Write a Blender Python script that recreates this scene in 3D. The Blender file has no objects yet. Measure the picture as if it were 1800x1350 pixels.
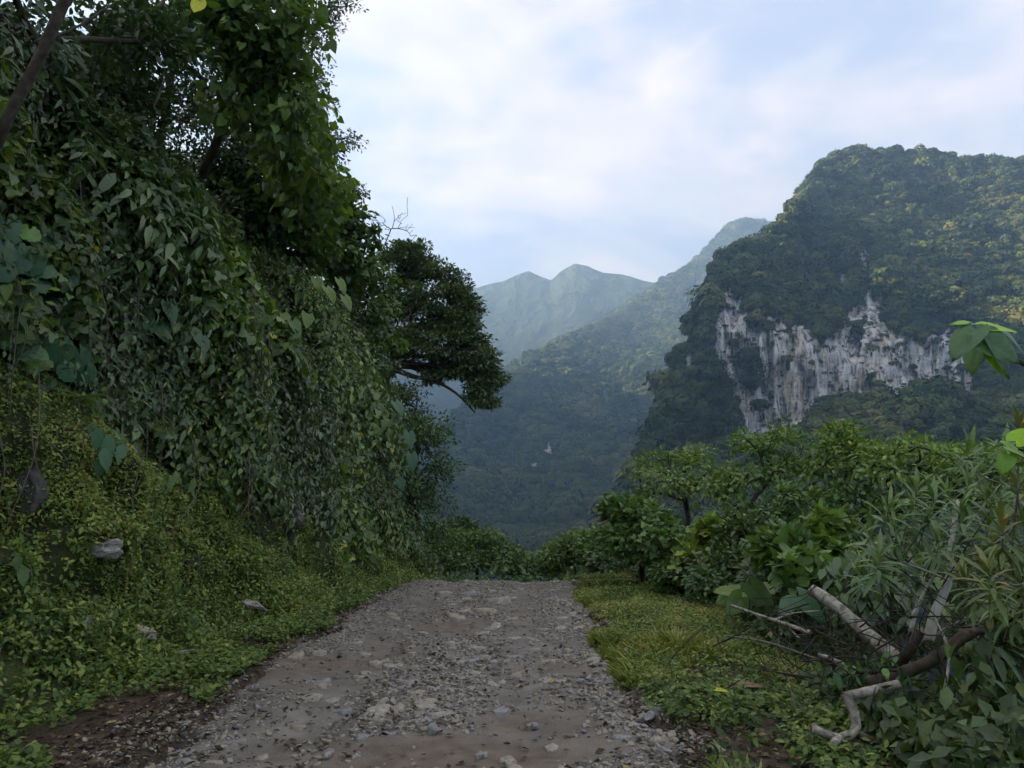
import bpy, math, random
import numpy as np
from mathutils import Matrix, Vector

rng = np.random.default_rng(7)
random.seed(7)
sc = bpy.context.scene
col = sc.collection
R = math.radians

# ------------------------------------------------------------------ camera, sky, sun, exposure
CAM = np.array([0.0, 0.0, 1.55]); PITCH = R(9.9); FPX = 1285.0
cd = bpy.data.cameras.new('camera'); cam = bpy.data.objects.new('camera', cd); col.objects.link(cam)
cam.location = CAM; cam.rotation_euler = (math.pi/2 + PITCH, 0, 0)
cd.sensor_width = 36.0; cd.lens = 36.0*FPX/1800.0; cd.clip_start = 0.05; cd.clip_end = 30000
sc.camera = cam

SUN_AZ, SUN_EL = R(-95), R(18)          # azimuth from straight ahead, negative = left
world = bpy.data.worlds.new('World'); sc.world = world; world.use_nodes = True
def build_world():
    nt = world.node_tree; N = nt.nodes; L = nt.links; N.clear()
    out = N.new('ShaderNodeOutputWorld'); bg = N.new('ShaderNodeBackground'); bg.inputs['Strength'].default_value = 0.055
    sky = N.new('ShaderNodeTexSky'); sky.sky_type = 'NISHITA'; sky.sun_disc = False
    sky.sun_elevation = SUN_EL; sky.sun_rotation = SUN_AZ; sky.air_density = 1.0; sky.dust_density = 1.6; sky.ozone_density = 1.2
    tc = N.new('ShaderNodeTexCoord'); sep = N.new('ShaderNodeSeparateXYZ'); L.new(tc.outputs['Generated'], sep.inputs[0])
    def m(op, a, b=None):
        n = N.new('ShaderNodeMath'); n.operation = op
        for i, v in enumerate((a, b)):
            if v is None: continue
            if isinstance(v, (int, float)): n.inputs[i].default_value = v
            else: L.new(v, n.inputs[i])
        return n.outputs[0]
    def cloud(scale, rot, sxyz, detail, dist, off, lo, hi):
        mp = N.new('ShaderNodeMapping'); mp.inputs['Rotation'].default_value = rot; mp.inputs['Scale'].default_value = sxyz
        mp.inputs['Location'].default_value = off; L.new(tc.outputs['Generated'], mp.inputs[0])
        nz = N.new('ShaderNodeTexNoise'); nz.inputs['Scale'].default_value = scale; nz.inputs['Detail'].default_value = detail
        nz.inputs['Roughness'].default_value = 0.58; nz.inputs['Distortion'].default_value = dist; L.new(mp.outputs[0], nz.inputs['Vector'])
        mr = N.new('ShaderNodeMapRange'); mr.interpolation_type = 'SMOOTHSTEP'
        mr.inputs['From Min'].default_value = lo; mr.inputs['From Max'].default_value = hi; L.new(nz.outputs['Fac'], mr.inputs['Value'])
        return mr.outputs[0]
    veil = cloud(2.2, (0, .55, .2), (.8, 1.0, 1.7), 9, 0.5, (6.6, 7.7, 1.5), 0.38, 0.60)      # broad thin sheet
    wisp = cloud(3.0, (0, .45, .2), (.7, 1.0, 1.9), 11, 0.5, (0.4, 3.3, 6), 0.45, 0.68)      # streaky brighter cloud
    puff = cloud(11.0, (0, .3, 0), (.8, 1.0, 1.6), 9, 0.4, (7.7, 2.2, 0), 0.38, 0.66)
    thin = N.new('ShaderNodeMix'); thin.data_type = 'RGBA'; L.new(veil, thin.inputs['Factor'])        # thin high cloud: bluish where it is thinnest
    thin.inputs['A'].default_value = (1.55, 1.62, 1.95, 1); thin.inputs['B'].default_value = (3.0, 2.52, 2.3, 1)
    mix = N.new('ShaderNodeMix'); mix.data_type = 'RGBA'; mix.inputs['Factor'].default_value = 0.82
    L.new(sky.outputs[0], mix.inputs['A']); L.new(thin.outputs['Result'], mix.inputs['B'])
    f2 = m('MULTIPLY', m('ADD', m('MULTIPLY', wisp, 0.75), m('MULTIPLY', m('MULTIPLY', puff, wisp), 0.5)), 0.8)
    mix2 = N.new('ShaderNodeMix'); mix2.data_type = 'RGBA'; mix2.clamp_factor = True; L.new(f2, mix2.inputs['Factor'])
    L.new(mix.outputs['Result'], mix2.inputs['A']); mix2.inputs['B'].default_value = (3.25, 2.72, 2.35, 1)
    L.new(mix2.outputs['Result'], bg.inputs['Color']); L.new(bg.outputs[0], out.inputs['Surface'])
build_world()

sl = bpy.data.lights.new('sun', 'SUN'); sl.energy = 3.2; sl.angle = R(0.6); sl.color = (1.0, 0.80, 0.56)
sun = bpy.data.objects.new('sun', sl); col.objects.link(sun)
sdir = Vector((math.sin(SUN_AZ)*math.cos(SUN_EL), math.cos(SUN_AZ)*math.cos(SUN_EL), math.sin(SUN_EL)))
sun.rotation_euler = sdir.to_track_quat('Z', 'Y').to_euler(); sun.location = (0, 0, 60)
sc.view_settings.view_transform = 'Standard'; sc.view_settings.look = 'None'
sc.view_settings.exposure = 3.0; sc.view_settings.gamma = 1.0
cy = sc.cycles
cy.max_bounces = 7; cy.diffuse_bounces = 4; cy.glossy_bounces = 2; cy.transmission_bounces = 3; cy.volume_bounces = 3
cy.transparent_max_bounces = 4; cy.caustics_reflective = False; cy.caustics_refractive = False
cy.use_denoising = True
sc.render.film_transparent = False

# ------------------------------------------------------------------ pixel helpers (only used to find real places)
SP, CP = math.sin(PITCH), math.cos(PITCH)
def W(px, py, D):
    px = np.asarray(px, float); py = np.asarray(py, float); D = np.asarray(D, float)
    u = (px-900)/FPX; v = (675-py)/FPX
    dy = CP - v*SP; dz = SP + v*CP; k = D/dy
    return np.stack(np.broadcast_arrays(u*k + CAM[0], D + CAM[1] + 0*u, dz*k + CAM[2]), -1)
def G(px, py, z=0.0):
    v = (675-py)/FPX; dy = CP - v*SP; dz = SP + v*CP
    return W(px, py, (z-CAM[2])/dz*dy)

# ------------------------------------------------------------------ numpy noise
def _hash(ix, iy, iz, s):
    n = (ix*374761393 + iy*668265263 + iz*1274126177 + s*974634777) & 0xffffffff
    n = ((n ^ (n >> 13))*1274126177) & 0xffffffff
    n = (n ^ (n >> 16)) & 0xffffffff
    return n/4294967295.0*2-1
def vn(p, seed=0):
    p = np.asarray(p, float); i = np.floor(p).astype(np.int64); f = p-i; f = f*f*f*(f*(f*6-15)+10)
    r = 0
    for dx in (0, 1):
        wx = f[..., 0] if dx else 1-f[..., 0]
        for dy in (0, 1):
            wy = f[..., 1] if dy else 1-f[..., 1]
            for dz in (0, 1):
                wz = f[..., 2] if dz else 1-f[..., 2]
                r = r + wx*wy*wz*_hash(i[..., 0]+dx, i[..., 1]+dy, i[..., 2]+dz, seed)
    return r
def fbm(p, o=4, seed=0, g=0.5):
    p = np.asarray(p, float); a = 1.0; r = 0; t = 0
    for k in range(o):
        r = r + a*vn(p*(2.03**k), seed+k*17); t += a; a *= g
    return r/t*1.6
def P2(x, y, s=1.0, z=0.0): 
    x, y = np.broadcast_arrays(np.asarray(x, float), np.asarray(y, float))
    return np.stack([x*s, y*s, np.full_like(x, z)], -1)
def sstep(a, b, x): 
    t = np.clip((x-a)/(b-a), 0, 1); return t*t*(3-2*t)
def nrm(v): 
    return v/np.maximum(np.linalg.norm(v, axis=-1, keepdims=True), 1e-9)

# ------------------------------------------------------------------ mesh helpers
def make_mesh(name, V, F, mat=None, attrs=None, smooth=False):
    V = np.ascontiguousarray(V, np.float32).reshape(-1, 3)
    Fs = F if isinstance(F, list) else [F]
    Fs = [np.ascontiguousarray(f, np.int32) for f in Fs if len(f)]
    me = bpy.data.meshes.new(name)
    me.vertices.add(len(V)); me.vertices.foreach_set('co', V.ravel())
    idx = np.concatenate([f.ravel() for f in Fs]); tot = np.concatenate([np.full(len(f), f.shape[1], np.int32) for f in Fs])
    st = np.concatenate([[0], np.cumsum(tot)[:-1]]).astype(np.int32)
    me.loops.add(len(idx)); me.loops.foreach_set('vertex_index', idx)
    me.polygons.add(len(tot)); me.polygons.foreach_set('loop_start', st)
    if smooth: me.polygons.foreach_set('use_smooth', np.ones(len(tot), bool))
    for k, v in (attrs or {}).items():
        v = np.asarray(v, np.float32)
        if v.ndim == 2:
            a = me.attributes.new(k, 'FLOAT_VECTOR', 'POINT'); a.data.foreach_set('vector', v.ravel())
        else:
            a = me.attributes.new(k, 'FLOAT', 'POINT'); a.data.foreach_set('value', v)
    me.update(calc_edges=True)
    if mat: me.materials.append(mat)
    return me
def link(name, me, parent=None, loc=None):
    o = bpy.data.objects.new(name, me); col.objects.link(o)
    if parent: o.parent = parent
    if loc is not None: o.location = tuple(float(c) for c in loc)
    return o
def tag(o, label=None, cat=None, group=None, kind=None):
    if label: o['label'] = label
    if cat: o['category'] = cat
    if group: o['group'] = group
    if kind: o['kind'] = kind
    return o
def thing(name, label, cat, loc, group=None):
    o = link(name, None, None, loc); o.empty_display_size = 0.1
    return tag(o, label, cat, group)
def base_of(o): return np.array(o.location)
def grid_faces(nu, nv):
    i = np.arange((nu-1))[:, None]*nv + np.arange(nv-1)[None, :]
    return np.stack([i, i+nv, i+nv+1, i+1], -1).reshape(-1, 4)

# ------------------------------------------------------------------ materials
def newmat(name):
    m = bpy.data.materials.new(name); m.use_nodes = True; m.node_tree.nodes.clear(); return m
def ramp_node(N, stops):
    r = N.new('ShaderNodeValToRGB'); e = r.color_ramp.elements
    while len(e) < len(stops): e.new(0.5)
    for el, (p, c) in zip(e, stops): el.position = p; el.color = (*c, 1)
    return r
def leafmat(name, stops, rough=0.45, trans=0.25, spec=0.5, src='tint', gain=1.9, tcol=(1.25, 1.35, 0.45)):
    m = newmat(name); N = m.node_tree.nodes; L = m.node_tree.links
    out = N.new('ShaderNodeOutputMaterial'); p = N.new('ShaderNodeBsdfPrincipled'); rp = ramp_node(N, [(q, tuple(min(.6, ch*gain) for ch in c)) for q, c in stops])
    if src == 'tint':
        a = N.new('ShaderNodeAttribute'); a.attribute_name = 'tint'; L.new(a.outputs['Fac'], rp.inputs[0])
    else:
        oi = N.new('ShaderNodeObjectInfo'); g = N.new('ShaderNodeNewGeometry')
        nz = N.new('ShaderNodeTexNoise'); nz.inputs['Scale'].default_value = 0.011; nz.inputs['Detail'].default_value = 4
        L.new(oi.outputs['Location'], nz.inputs['Vector'])
        ad = N.new('ShaderNodeMath'); ad.operation = 'MULTIPLY_ADD'; L.new(oi.outputs['Random'], ad.inputs[0]); ad.inputs[1].default_value = 0.6
        mm = N.new('ShaderNodeMath'); mm.operation = 'MULTIPLY_ADD'; L.new(nz.outputs['Fac'], mm.inputs[0]); mm.inputs[1].default_value = 1.6; mm.inputs[2].default_value = -0.66
        L.new(mm.outputs[0], ad.inputs[2]); L.new(ad.outputs[0], rp.inputs[0])
    if src == 'tint':       # blemishes and uneven green over the blade
        gp = N.new('ShaderNodeNewGeometry'); bl = N.new('ShaderNodeTexNoise'); bl.inputs['Scale'].default_value = 38; bl.inputs['Detail'].default_value = 4; bl.inputs['Roughness'].default_value = .7
        L.new(gp.outputs['Position'], bl.inputs['Vector']); br = ramp_node(N, [(.26, (.42, .36, .25)), (.38, (.82, .84, .80)), (.55, (1.0, 1.0, 1.0)), (.72, (1.18, 1.15, 1.05))]); L.new(bl.outputs['Fac'], br.inputs[0])
        bm_ = N.new('ShaderNodeMix'); bm_.data_type = 'RGBA'; bm_.blend_type = 'MULTIPLY'; bm_.inputs['Factor'].default_value = 1; L.new(rp.outputs[0], bm_.inputs['A']); L.new(br.outputs[0], bm_.inputs['B'])
        rpo = bm_.outputs['Result']
    else: rpo = rp.outputs[0]
    L.new(rpo, p.inputs['Base Color']); p.inputs['Roughness'].default_value = rough
    p.inputs['Specular IOR Level'].default_value = spec
    if trans > 0:
        t = N.new('ShaderNodeBsdfTranslucent'); mu = N.new('ShaderNodeMix'); mu.data_type = 'RGBA'; mu.blend_type = 'MULTIPLY'
        mu.inputs['Factor'].default_value = 1; L.new(rpo, mu.inputs['A']); mu.inputs['B'].default_value = (*tcol, 1)
        L.new(mu.outputs['Result'], t.inputs['Color'])
        mx = N.new('ShaderNodeMixShader'); mx.inputs[0].default_value = trans
        L.new(p.outputs[0], mx.inputs[1]); L.new(t.outputs[0], mx.inputs[2]); L.new(mx.outputs[0], out.inputs['Surface'])
    else: L.new(p.outputs[0], out.inputs['Surface'])
    return m
def noisemat(name, stops, scale=4, detail=6, rough=0.85, bump=0.3, bscale=20, bdist=0.02, stretch=(1, 1, 1), attr=None, spec=0.3, dist=0.0):
    m = newmat(name); N = m.node_tree.nodes; L = m.node_tree.links
    out = N.new('ShaderNodeOutputMaterial'); p = N.new('ShaderNodeBsdfPrincipled'); L.new(p.outputs[0], out.inputs['Surface'])
    g = N.new('ShaderNodeTexCoord'); mp = N.new('ShaderNodeMapping'); mp.inputs['Scale'].default_value = stretch
    L.new(g.outputs['Object'], mp.inputs[0])
    nz = N.new('ShaderNodeTexNoise'); nz.inputs['Scale'].default_value = scale; nz.inputs['Detail'].default_value = detail; nz.inputs['Roughness'].default_value = 0.65
    nz.inputs['Distortion'].default_value = dist
    L.new(mp.outputs[0], nz.inputs['Vector']); rp = ramp_node(N, stops); L.new(nz.outputs['Fac'], rp.inputs[0])
    c = rp.outputs[0]
    if attr:
        for an, ac in attr:
            a = N.new('ShaderNodeAttribute'); a.attribute_name = an
            mx = N.new('ShaderNodeMix'); mx.data_type = 'RGBA'; L.new(a.outputs['Fac'], mx.inputs['Factor']); L.new(c, mx.inputs['A'])
            if len(ac) == 3: mx.inputs['B'].default_value = (*ac, 1)
            else:
                r2 = ramp_node(N, ac[0]); n2 = N.new('ShaderNodeTexNoise'); n2.inputs['Scale'].default_value = ac[1]; n2.inputs['Detail'].default_value = 6
                L.new(mp.outputs[0], n2.inputs['Vector']); L.new(n2.outputs['Fac'], r2.inputs[0]); L.new(r2.outputs[0], mx.inputs['B'])
            c = mx.outputs['Result']
    L.new(c, p.inputs['Base Color']); p.inputs['Roughness'].default_value = rough; p.inputs['Specular IOR Level'].default_value = spec
    if bump > 0:
        bn = N.new('ShaderNodeTexNoise'); bn.inputs['Scale'].default_value = bscale; bn.inputs['Detail'].default_value = 5; L.new(mp.outputs[0], bn.inputs['Vector'])
        b = N.new('ShaderNodeBump'); b.inputs['Strength'].default_value = bump; b.inputs['Distance'].default_value = bdist
        L.new(bn.outputs['Fac'], b.inputs['Height']); L.new(b.outputs[0], p.inputs['Normal'])
    return m

M = {}
M['cover'] = leafmat('ground_cover_leaf', [(0, (.014, .026, .008)), (.3, (.038, .068, .016)), (.65, (.085, .125, .026)), (.9, (.17, .19, .045)), (1, (.20, .15, .06))], .55, .25, .3)
M['vine'] = leafmat('vine_leaf', [(0, (.018, .034, .010)), (.35, (.046, .082, .021)), (.7, (.084, .135, .034)), (.93, (.14, .19, .045)), (1, (.26, .21, .04))], .40, .3, .5)
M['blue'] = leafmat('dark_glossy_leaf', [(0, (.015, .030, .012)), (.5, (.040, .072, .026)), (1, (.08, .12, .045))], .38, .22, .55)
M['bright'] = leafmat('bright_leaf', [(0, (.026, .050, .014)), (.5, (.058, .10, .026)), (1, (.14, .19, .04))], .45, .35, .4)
M['round'] = leafmat('round_leaf', [(0, (.018, .045, .024)), (.5, (.035, .085, .035)), (1, (.085, .16, .03))], .42, .2, .4)
M['fine'] = leafmat('fine_leaf', [(0, (.015, .025, .009)), (.5, (.032, .054, .017)), (1, (.065, .095, .026))], .45, .18, .4)
M['tree'] = leafmat('far_tree_leaf', [(0, (.018, .032, .014)), (.5, (.045, .072, .028)), (1, (.09, .12, .042))], .45, .18, .4)
M['umbrella'] = leafmat('umbrella_tree_leaf', [(0, (.022, .045, .014)), (.45, (.055, .10, .024)), (.8, (.11, .16, .03)), (1, (.20, .20, .04))], .45, .3, .4)
M['bush'] = leafmat('bush_leaf', [(0, (.016, .034, .012)), (.5, (.045, .085, .024)), (1, (.10, .155, .035))], .45, .25, .4)
M['lance'] = leafmat('lance_leaf', [(0, (.035, .065, .025)), (.5, (.055, .10, .034)), (1, (.13, .165, .065))], .4, .25, .45)
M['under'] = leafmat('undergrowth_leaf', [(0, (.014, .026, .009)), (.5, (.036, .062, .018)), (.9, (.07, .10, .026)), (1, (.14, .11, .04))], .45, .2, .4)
M['grass'] = leafmat('grass_blade', [(0, (.045, .062, .016)), (.35, (.105, .13, .030)), (.7, (.17, .175, .055)), (1, (.27, .215, .11))], .6, .3, .3)
M['litter'] = leafmat('dry_leaf', [(0, (.020, .014, .009)), (.5, (.045, .032, .019)), (.85, (.09, .066, .038)), (.97, (.15, .115, .06)), (1, (.22, .17, .05))], .8, .1, .2)
M['yellow'] = leafmat('yellow_leaf', [(0, (.35, .26, .02)), (1, (.48, .38, .03))], .6, .3, .3)
M['forest'] = leafmat('forest_crown', [(0, (.010, .020, .008)), (.35, (.028, .046, .015)), (.7, (.065, .078, .020)), (1, (.13, .11, .035))], .7, .0, .15, src='obj', gain=1.35)
M['bark'] = noisemat('dark_bark', [(.3, (.020, .016, .012)), (.7, (.07, .058, .045))], 6, 6, .9, .5, 30, .01, (1, 1, .25))
M['palebark'] = noisemat('pale_lichen_bark', [(.3, (.24, .21, .165)), (.5, (.44, .41, .35)), (.72, (.62, .59, .52))], 9, 8, .8, .5, 45, .006, (1, 1, .6), dist=.5)
M['log'] = noisemat('mottled_log_bark', [(.3, (.05, .042, .032)), (.45, (.19, .17, .135)), (.58, (.36, .335, .28)), (.8, (.52, .50, .43))], 12, 8, .85, .6, 60, .006, dist=.8)
M['darklog'] = noisemat('dark_log_bark', [(.3, (.025, .019, .014)), (.55, (.075, .06, .043)), (.8, (.17, .15, .11))], 12, 8, .85, .6, 60, .006)
M['cut'] = noisemat('cut_wood', [(.3, (.10, .055, .028)), (.7, (.24, .15, .085))], 20, 4, .8, .2, 60, .004)
M['twig'] = noisemat('grey_twig', [(.3, (.06, .048, .036)), (.7, (.19, .165, .13))], 15, 4, .9, 0)
M['soil'] = noisemat('dark_soil', [(.3, (.03, .023, .015)), (.5, (.06, .047, .03)), (.75, (.12, .095, .06))], 3, 8, .95, .6, 25, .03)
M['bank'] = noisemat('mossy_bank', [(.3, (.022, .018, .012)), (.48, (.042, .046, .018)), (.62, (.070, .088, .024)), (.85, (.085, .07, .05))], 1.6, 8, .95, .8, 14, .06)
M['road'] = noisemat('wet_dirt_road', [(.28, (.095, .084, .070)), (.5, (.172, .155, .131)), (.72, (.265, .24, .20))], 2.2, 10, .85, .9, 90, .012, attr=[('mud', ([(.3, (.115, .090, .066)), (.7, (.20, .160, .120))], 6))], spec=.35)
M['stone'] = noisemat('grey_stone', [(.3, (.18, .162, .132)), (.55, (.33, .30, .245)), (.8, (.52, .48, .40))], 7, 6, .85, .3, 40, .01)
M['stonetan'] = noisemat('tan_stone', [(.3, (.20, .17, .125)), (.7, (.42, .37, .28))], 7, 6, .85, .3, 40, .01)
M['stoneblue'] = noisemat('blue_grey_stone', [(.3, (.14, .14, .138)), (.7, (.33, .325, .31))], 7, 6, .8, .3, 40, .01)
M['rockdark'] = noisemat('dark_wet_rock', [(.3, (.03, .028, .024)), (.6, (.085, .08, .07)), (.8, (.16, .15, .13))], 3, 8, .75, .6, 16, .03)
M['rockpale'] = noisemat('pale_rock', [(.3, (.09, .075, .06)), (.5, (.30, .27, .23)), (.75, (.52, .49, .45))], 5, 8, .9, .6, 20, .03)
M['floor'] = noisemat('valley_forest_floor', [(.3, (.014, .022, .008)), (.7, (.035, .05, .016))], .02, 6, .95, 0)
M['hill'] = noisemat('hill_vegetation', [(.3, (.014, .026, .009)), (.5, (.03, .05, .015)), (.75, (.065, .08, .022))], .02, 8, .95, 1.0, .06, 14)
M['farhill'] = noisemat('far_hill_vegetation', [(.3, (.016, .026, .012)), (.5, (.024, .037, .016)), (.75, (.04, .05, .022))], .006, 9, .95, 1.0, .02, 30)
# ------------------------------------------------------------------ leaf templates (x width, y length, z normal)
T = {}
T['rhomb'] = (np.array([[0, 0, 0], [-.28, .45, .07], [.28, .45, .07], [0, 1, -.04]]), np.array([[0, 3, 1], [0, 2, 3]]))
T['oval'] = (np.array([[0, 0, 0], [-.24, .32, .07], [.24, .32, .07], [-.2, .68, .02], [.2, .68, .02], [0, 1, -.12], [0, .5, -.01]]),
             np.array([[0, 6, 1], [0, 2, 6], [1, 6, 3], [2, 4, 6], [3, 6, 5], [4, 5, 6]]))
T['heart'] = (np.array([[0, 0, 0], [-.34, -.16, .05], [.34, -.16, .05], [-.48, .25, .08], [.48, .25, .08], [-.28, .65, .0], [.28, .65, .0], [0, 1, -.16], [0, .4, -.03]]),
              np.array([[0, 8, 1], [0, 2, 8], [1, 8, 3], [2, 4, 8], [3, 8, 5], [4, 6, 8], [5, 8, 7], [6, 7, 8]]))
T['lance'] = (np.array([[0, 0, 0], [-.07, .3, .03], [.07, .3, .03], [-.065, .65, -.03], [.065, .65, -.03], [0, 1, -.2], [0, .4, 0]]),
              np.array([[0, 6, 1], [0, 2, 6], [1, 6, 3], [2, 4, 6], [3, 6, 5], [4, 5, 6]]))
def round_tmpl():
    n = 26; a = np.linspace(-math.pi*.92, math.pi*.92, n) ; V = [[0, 0, 0]]
    for ring, rr in ((0, .5), (1, 1.0)):
        for k, t in enumerate(a):
            r = rr*(.56+.05*math.cos(t))*(1-.12*abs(t)/math.pi*ring)*(1+.035*math.sin(k*2.4)*ring)
            fold = (.035 if k % 2 else -.03)*rr
            V.append([r*math.sin(t), r*math.cos(t)+.02, fold - .10*rr*rr + .05*math.cos(2*t)*rr])
    F = [[0, 1+k+1, 1+k] for k in range(n-1)]
    for k in range(n-1):
        i, j = 1+k, 1+n+k; F += [[i, i+1, j+1], [i, j+1, j]]
    return np.array(V), np.array(F)
T['round'] = round_tmpl()
def ear_tmpl():      # large arrow-heart leaf, gently folded along the midrib
    o = [(0, .0), (.22, -.26), (.36, -.16), (.46, .12), (.42, .42), (.27, .75), (.10, 1.0), (0, 1.12)]
    V = []; F = []
    mid = [(0, y) for y in (0, .02, .08, .2, .42, .72, .95, 1.12)]
    for s in (-1, 1):
        b = len(V)
        for (mx, my), (x, y) in zip(mid, o):
            V.append([0, my, -.12*my*my]); V.append([s*x*.5, (my+y)/2, .07*abs(x)-.12*y*y*.8]); V.append([s*x, y, .06*abs(x)-.14*y*y+.02*math.sin(y*17)])
        for k in range(7):
            for j in range(2):
                q = b+k*3+j; f = [q, q+1, q+4, q+3]; f = f if s > 0 else f[::-1]
                F += [[f[0], f[1], f[2]], [f[0], f[2], f[3]]]
    return np.array(V), np.array(F)
T['ear'] = ear_tmpl()
def lobed_tmpl():
    a = np.linspace(-2.5, 2.5, 23); V = [[0, 0, 0]]; F = []
    for k, t in enumerate(a):
        r = .5*(1+.30*math.cos(5*t*0.72))*(1.15-.12*abs(t)); V.append([r*math.sin(t), .12+r*math.cos(t)*1.15, -.10*r*(1 if k % 2 else .4)-.1*(r*math.cos(t))**2+.05])
    for k in range(len(a)-1): F.append([0, k+2, k+1])
    return np.array(V), np.array(F)
T['lobed'] = lobed_tmpl()
def fern_tmpl():
    V = []; F = []
    for k in range(13):
        y = .06+k*.072; w = .34*math.sin(math.pi*(.16+.84*(1-k/13)))**.8*(1-k/15)
        for s in (-1, 1):
            b = len(V); zz = -.25*y*y
            V += [[0, y, zz], [s*w*.55, y+.02, zz+.03], [s*w*.6, y+.075, zz+.03], [s*w, y+.10, zz-.03]]
            F += [[b, b+1, b+2], [b+1, b+3, b+2]] if s > 0 else [[b, b+2, b+1], [b+1, b+2, b+3]]
    b = len(V); V += [[-.006, 0, 0], [.006, 0, 0], [.003, 1, -.25], [-.003, 1, -.25], [0, .5, -.05]]; F += [[b, b+1, b+4], [b+1, b+2, b+4], [b+2, b+3, b+4]]
    return np.array(V), np.array(F)
T['fern'] = fern_tmpl()

class Leaves:
    def __init__(s): s.items = []
    def add(s, kind, pos, axis, normal, size, tint, wid=1.0):
        pos = np.asarray(pos, float).reshape(-1, 3); n = len(pos)
        if n == 0: return
        y = nrm(np.broadcast_to(np.asarray(axis, float), (n, 3))); z = np.broadcast_to(np.asarray(normal, float), (n, 3))
        z = nrm(z - y*(z*y).sum(-1, keepdims=True) + 1e-6); x = np.cross(y, z)
        s.items.append((kind, pos, x, y, z, np.broadcast_to(size, (n,)).astype(float), np.broadcast_to(tint, (n,)).astype(float), np.broadcast_to(wid, (n,)).astype(float)))
    def count(s): return sum(len(i[1]) for i in s.items)
    def build(s, name, parent, mat, nobj=0, objname='leaf', near=CAM, stuff=None):
        """the nobj leaves that show largest become objects of their own, the rest one mesh"""
        off = base_of(parent) if parent else np.zeros(3)
        keep = [np.ones(len(i[1]), bool) for i in s.items]
        if nobj > 0:
            sc_ = np.concatenate([i[5]/np.linalg.norm(i[1]-near, axis=1) for i in s.items])
            ids = np.argsort(-sc_)[:nobj]; starts = np.cumsum([0]+[len(i[1]) for i in s.items])
            cache = {}
            for g in ids:
                k = np.searchsorted(starts, g, side='right')-1; j = g-starts[k]; it = s.items[k]; keep[k][j] = False
                key = (it[0], int(np.clip(it[6][j], 0, .999)*7))
                if key not in cache:
                    tv, tf = T[it[0]]; cache[key] = make_mesh(objname, tv, tf, mat, {'tint': np.full(len(tv), (key[1]+.5)/7)}, smooth=it[0] in ('ear', 'round'))
                o = bpy.data.objects.new(objname, cache[key]); col.objects.link(o); o.parent = parent
                c = it[5][j]; p = it[1][j]-off; X, Y, Z = it[2][j]*c*it[7][j], it[3][j]*c, it[4][j]*c
                o.matrix_basis = Matrix(((X[0], Y[0], Z[0], p[0]), (X[1], Y[1], Z[1], p[1]), (X[2], Y[2], Z[2], p[2]), (0, 0, 0, 1)))
        Vs, Fs, Ts, b = [], [], [], 0
        for it, kp in zip(s.items, keep):
            if not kp.any(): continue
            tv, tf = T[it[0]]; pos, x, y, z, sz, ti, wd = [a[kp] for a in it[1:]]; n = len(pos)
            t = np.broadcast_to(tv, (n,)+tv.shape)
            V = pos[:, None, :]-off + sz[:, None, None]*(t[..., 0:1]*x[:, None, :]*wd[:, None, None] + t[..., 1:2]*y[:, None, :] + t[..., 2:3]*z[:, None, :])
            Vs.append(V.reshape(-1, 3)); Fs.append((tf[None]+(np.arange(n)*len(tv))[:, None, None]+b).reshape(-1, 3))
            Ts.append(np.repeat(ti, len(tv))); b += n*len(tv)
        if not Vs: return None
        o = link(name, make_mesh(name, np.concatenate(Vs), np.concatenate(Fs), mat, {'tint': np.concatenate(Ts)}), parent)
        if stuff: o['kind'] = 'stuff'
        return o

# ------------------------------------------------------------------ tubes and woody skeletons
def tube(pts, rad, sides=6, cap=True):
    pts = np.asarray(pts, float); n = len(pts); rad = np.broadcast_to(np.asarray(rad, float), (n,))
    tg = nrm(np.gradient(pts, axis=0)); up = np.array([0, 0, 1.]) if abs(tg[0, 2]) < .9 else np.array([1., 0, 0])
    a = nrm(np.cross(tg[0], up)); A = [a]
    for k in range(1, n):
        a = A[-1]-tg[k]*np.dot(A[-1], tg[k]); A.append(a/max(np.linalg.norm(a), 1e-9))
    A = np.array(A); B = np.cross(tg, A); th = np.arange(sides)*2*math.pi/sides
    V = pts[:, None]+rad[:, None, None]*(np.cos(th)[None, :, None]*A[:, None]+np.sin(th)[None, :, None]*B[:, None])
    i = np.arange(n-1)[:, None]*sides; j = np.arange(sides)[None]; j2 = (j+1) % sides
    F = np.stack([i+j, i+j2, i+sides+j2, i+sides+j], -1).reshape(-1, 4)
    V = V.reshape(-1, 3); caps = np.zeros((0, 3), int)
    if cap:
        c0, c1 = len(V), len(V)+1; V = np.concatenate([V, pts[:1], pts[-1:]])
        k = np.arange(sides); k2 = (k+1) % sides
        caps = np.concatenate([np.stack([np.full(sides, c0), k2, k], -1), np.stack([np.full(sides, c1), (n-1)*sides+k, (n-1)*sides+k2], -1)])
    return V, F, caps
def tubes_mesh(name, lines, mat, off, sides=6, cap=True, smooth=True):
    Vs, F4, F3, b = [], [], [], 0
    for pts, rad in lines:
        V, F, C = tube(pts, rad, sides, cap); Vs.append(V-off); F4.append(F+b); F3.append(C+b); b += len(V)
    return make_mesh(name, np.concatenate(Vs), [np.concatenate(F4), np.concatenate(F3)], mat, smooth=smooth)
def smooth_path(pts, n=6, wob=0.0):
    """Catmull-Rom through the points"""
    p = np.asarray(pts, float); p = np.concatenate([[2*p[0]-p[1]], p, [2*p[-1]-p[-2]]]); o = []
    for k in range(1, len(p)-2):
        for t in np.linspace(0, 1, n, endpoint=False):
            a, b, c, d = p[k-1:k+3]
            o.append(.5*((2*b)+(-a+c)*t+(2*a-5*b+4*c-d)*t*t+(-a+3*b-3*c+d)*t**3))
    o.append(p[-2]); o = np.array(o)
    if wob: o[1:-1] += rng.normal(0, wob, o[1:-1].shape)
    return o
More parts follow.
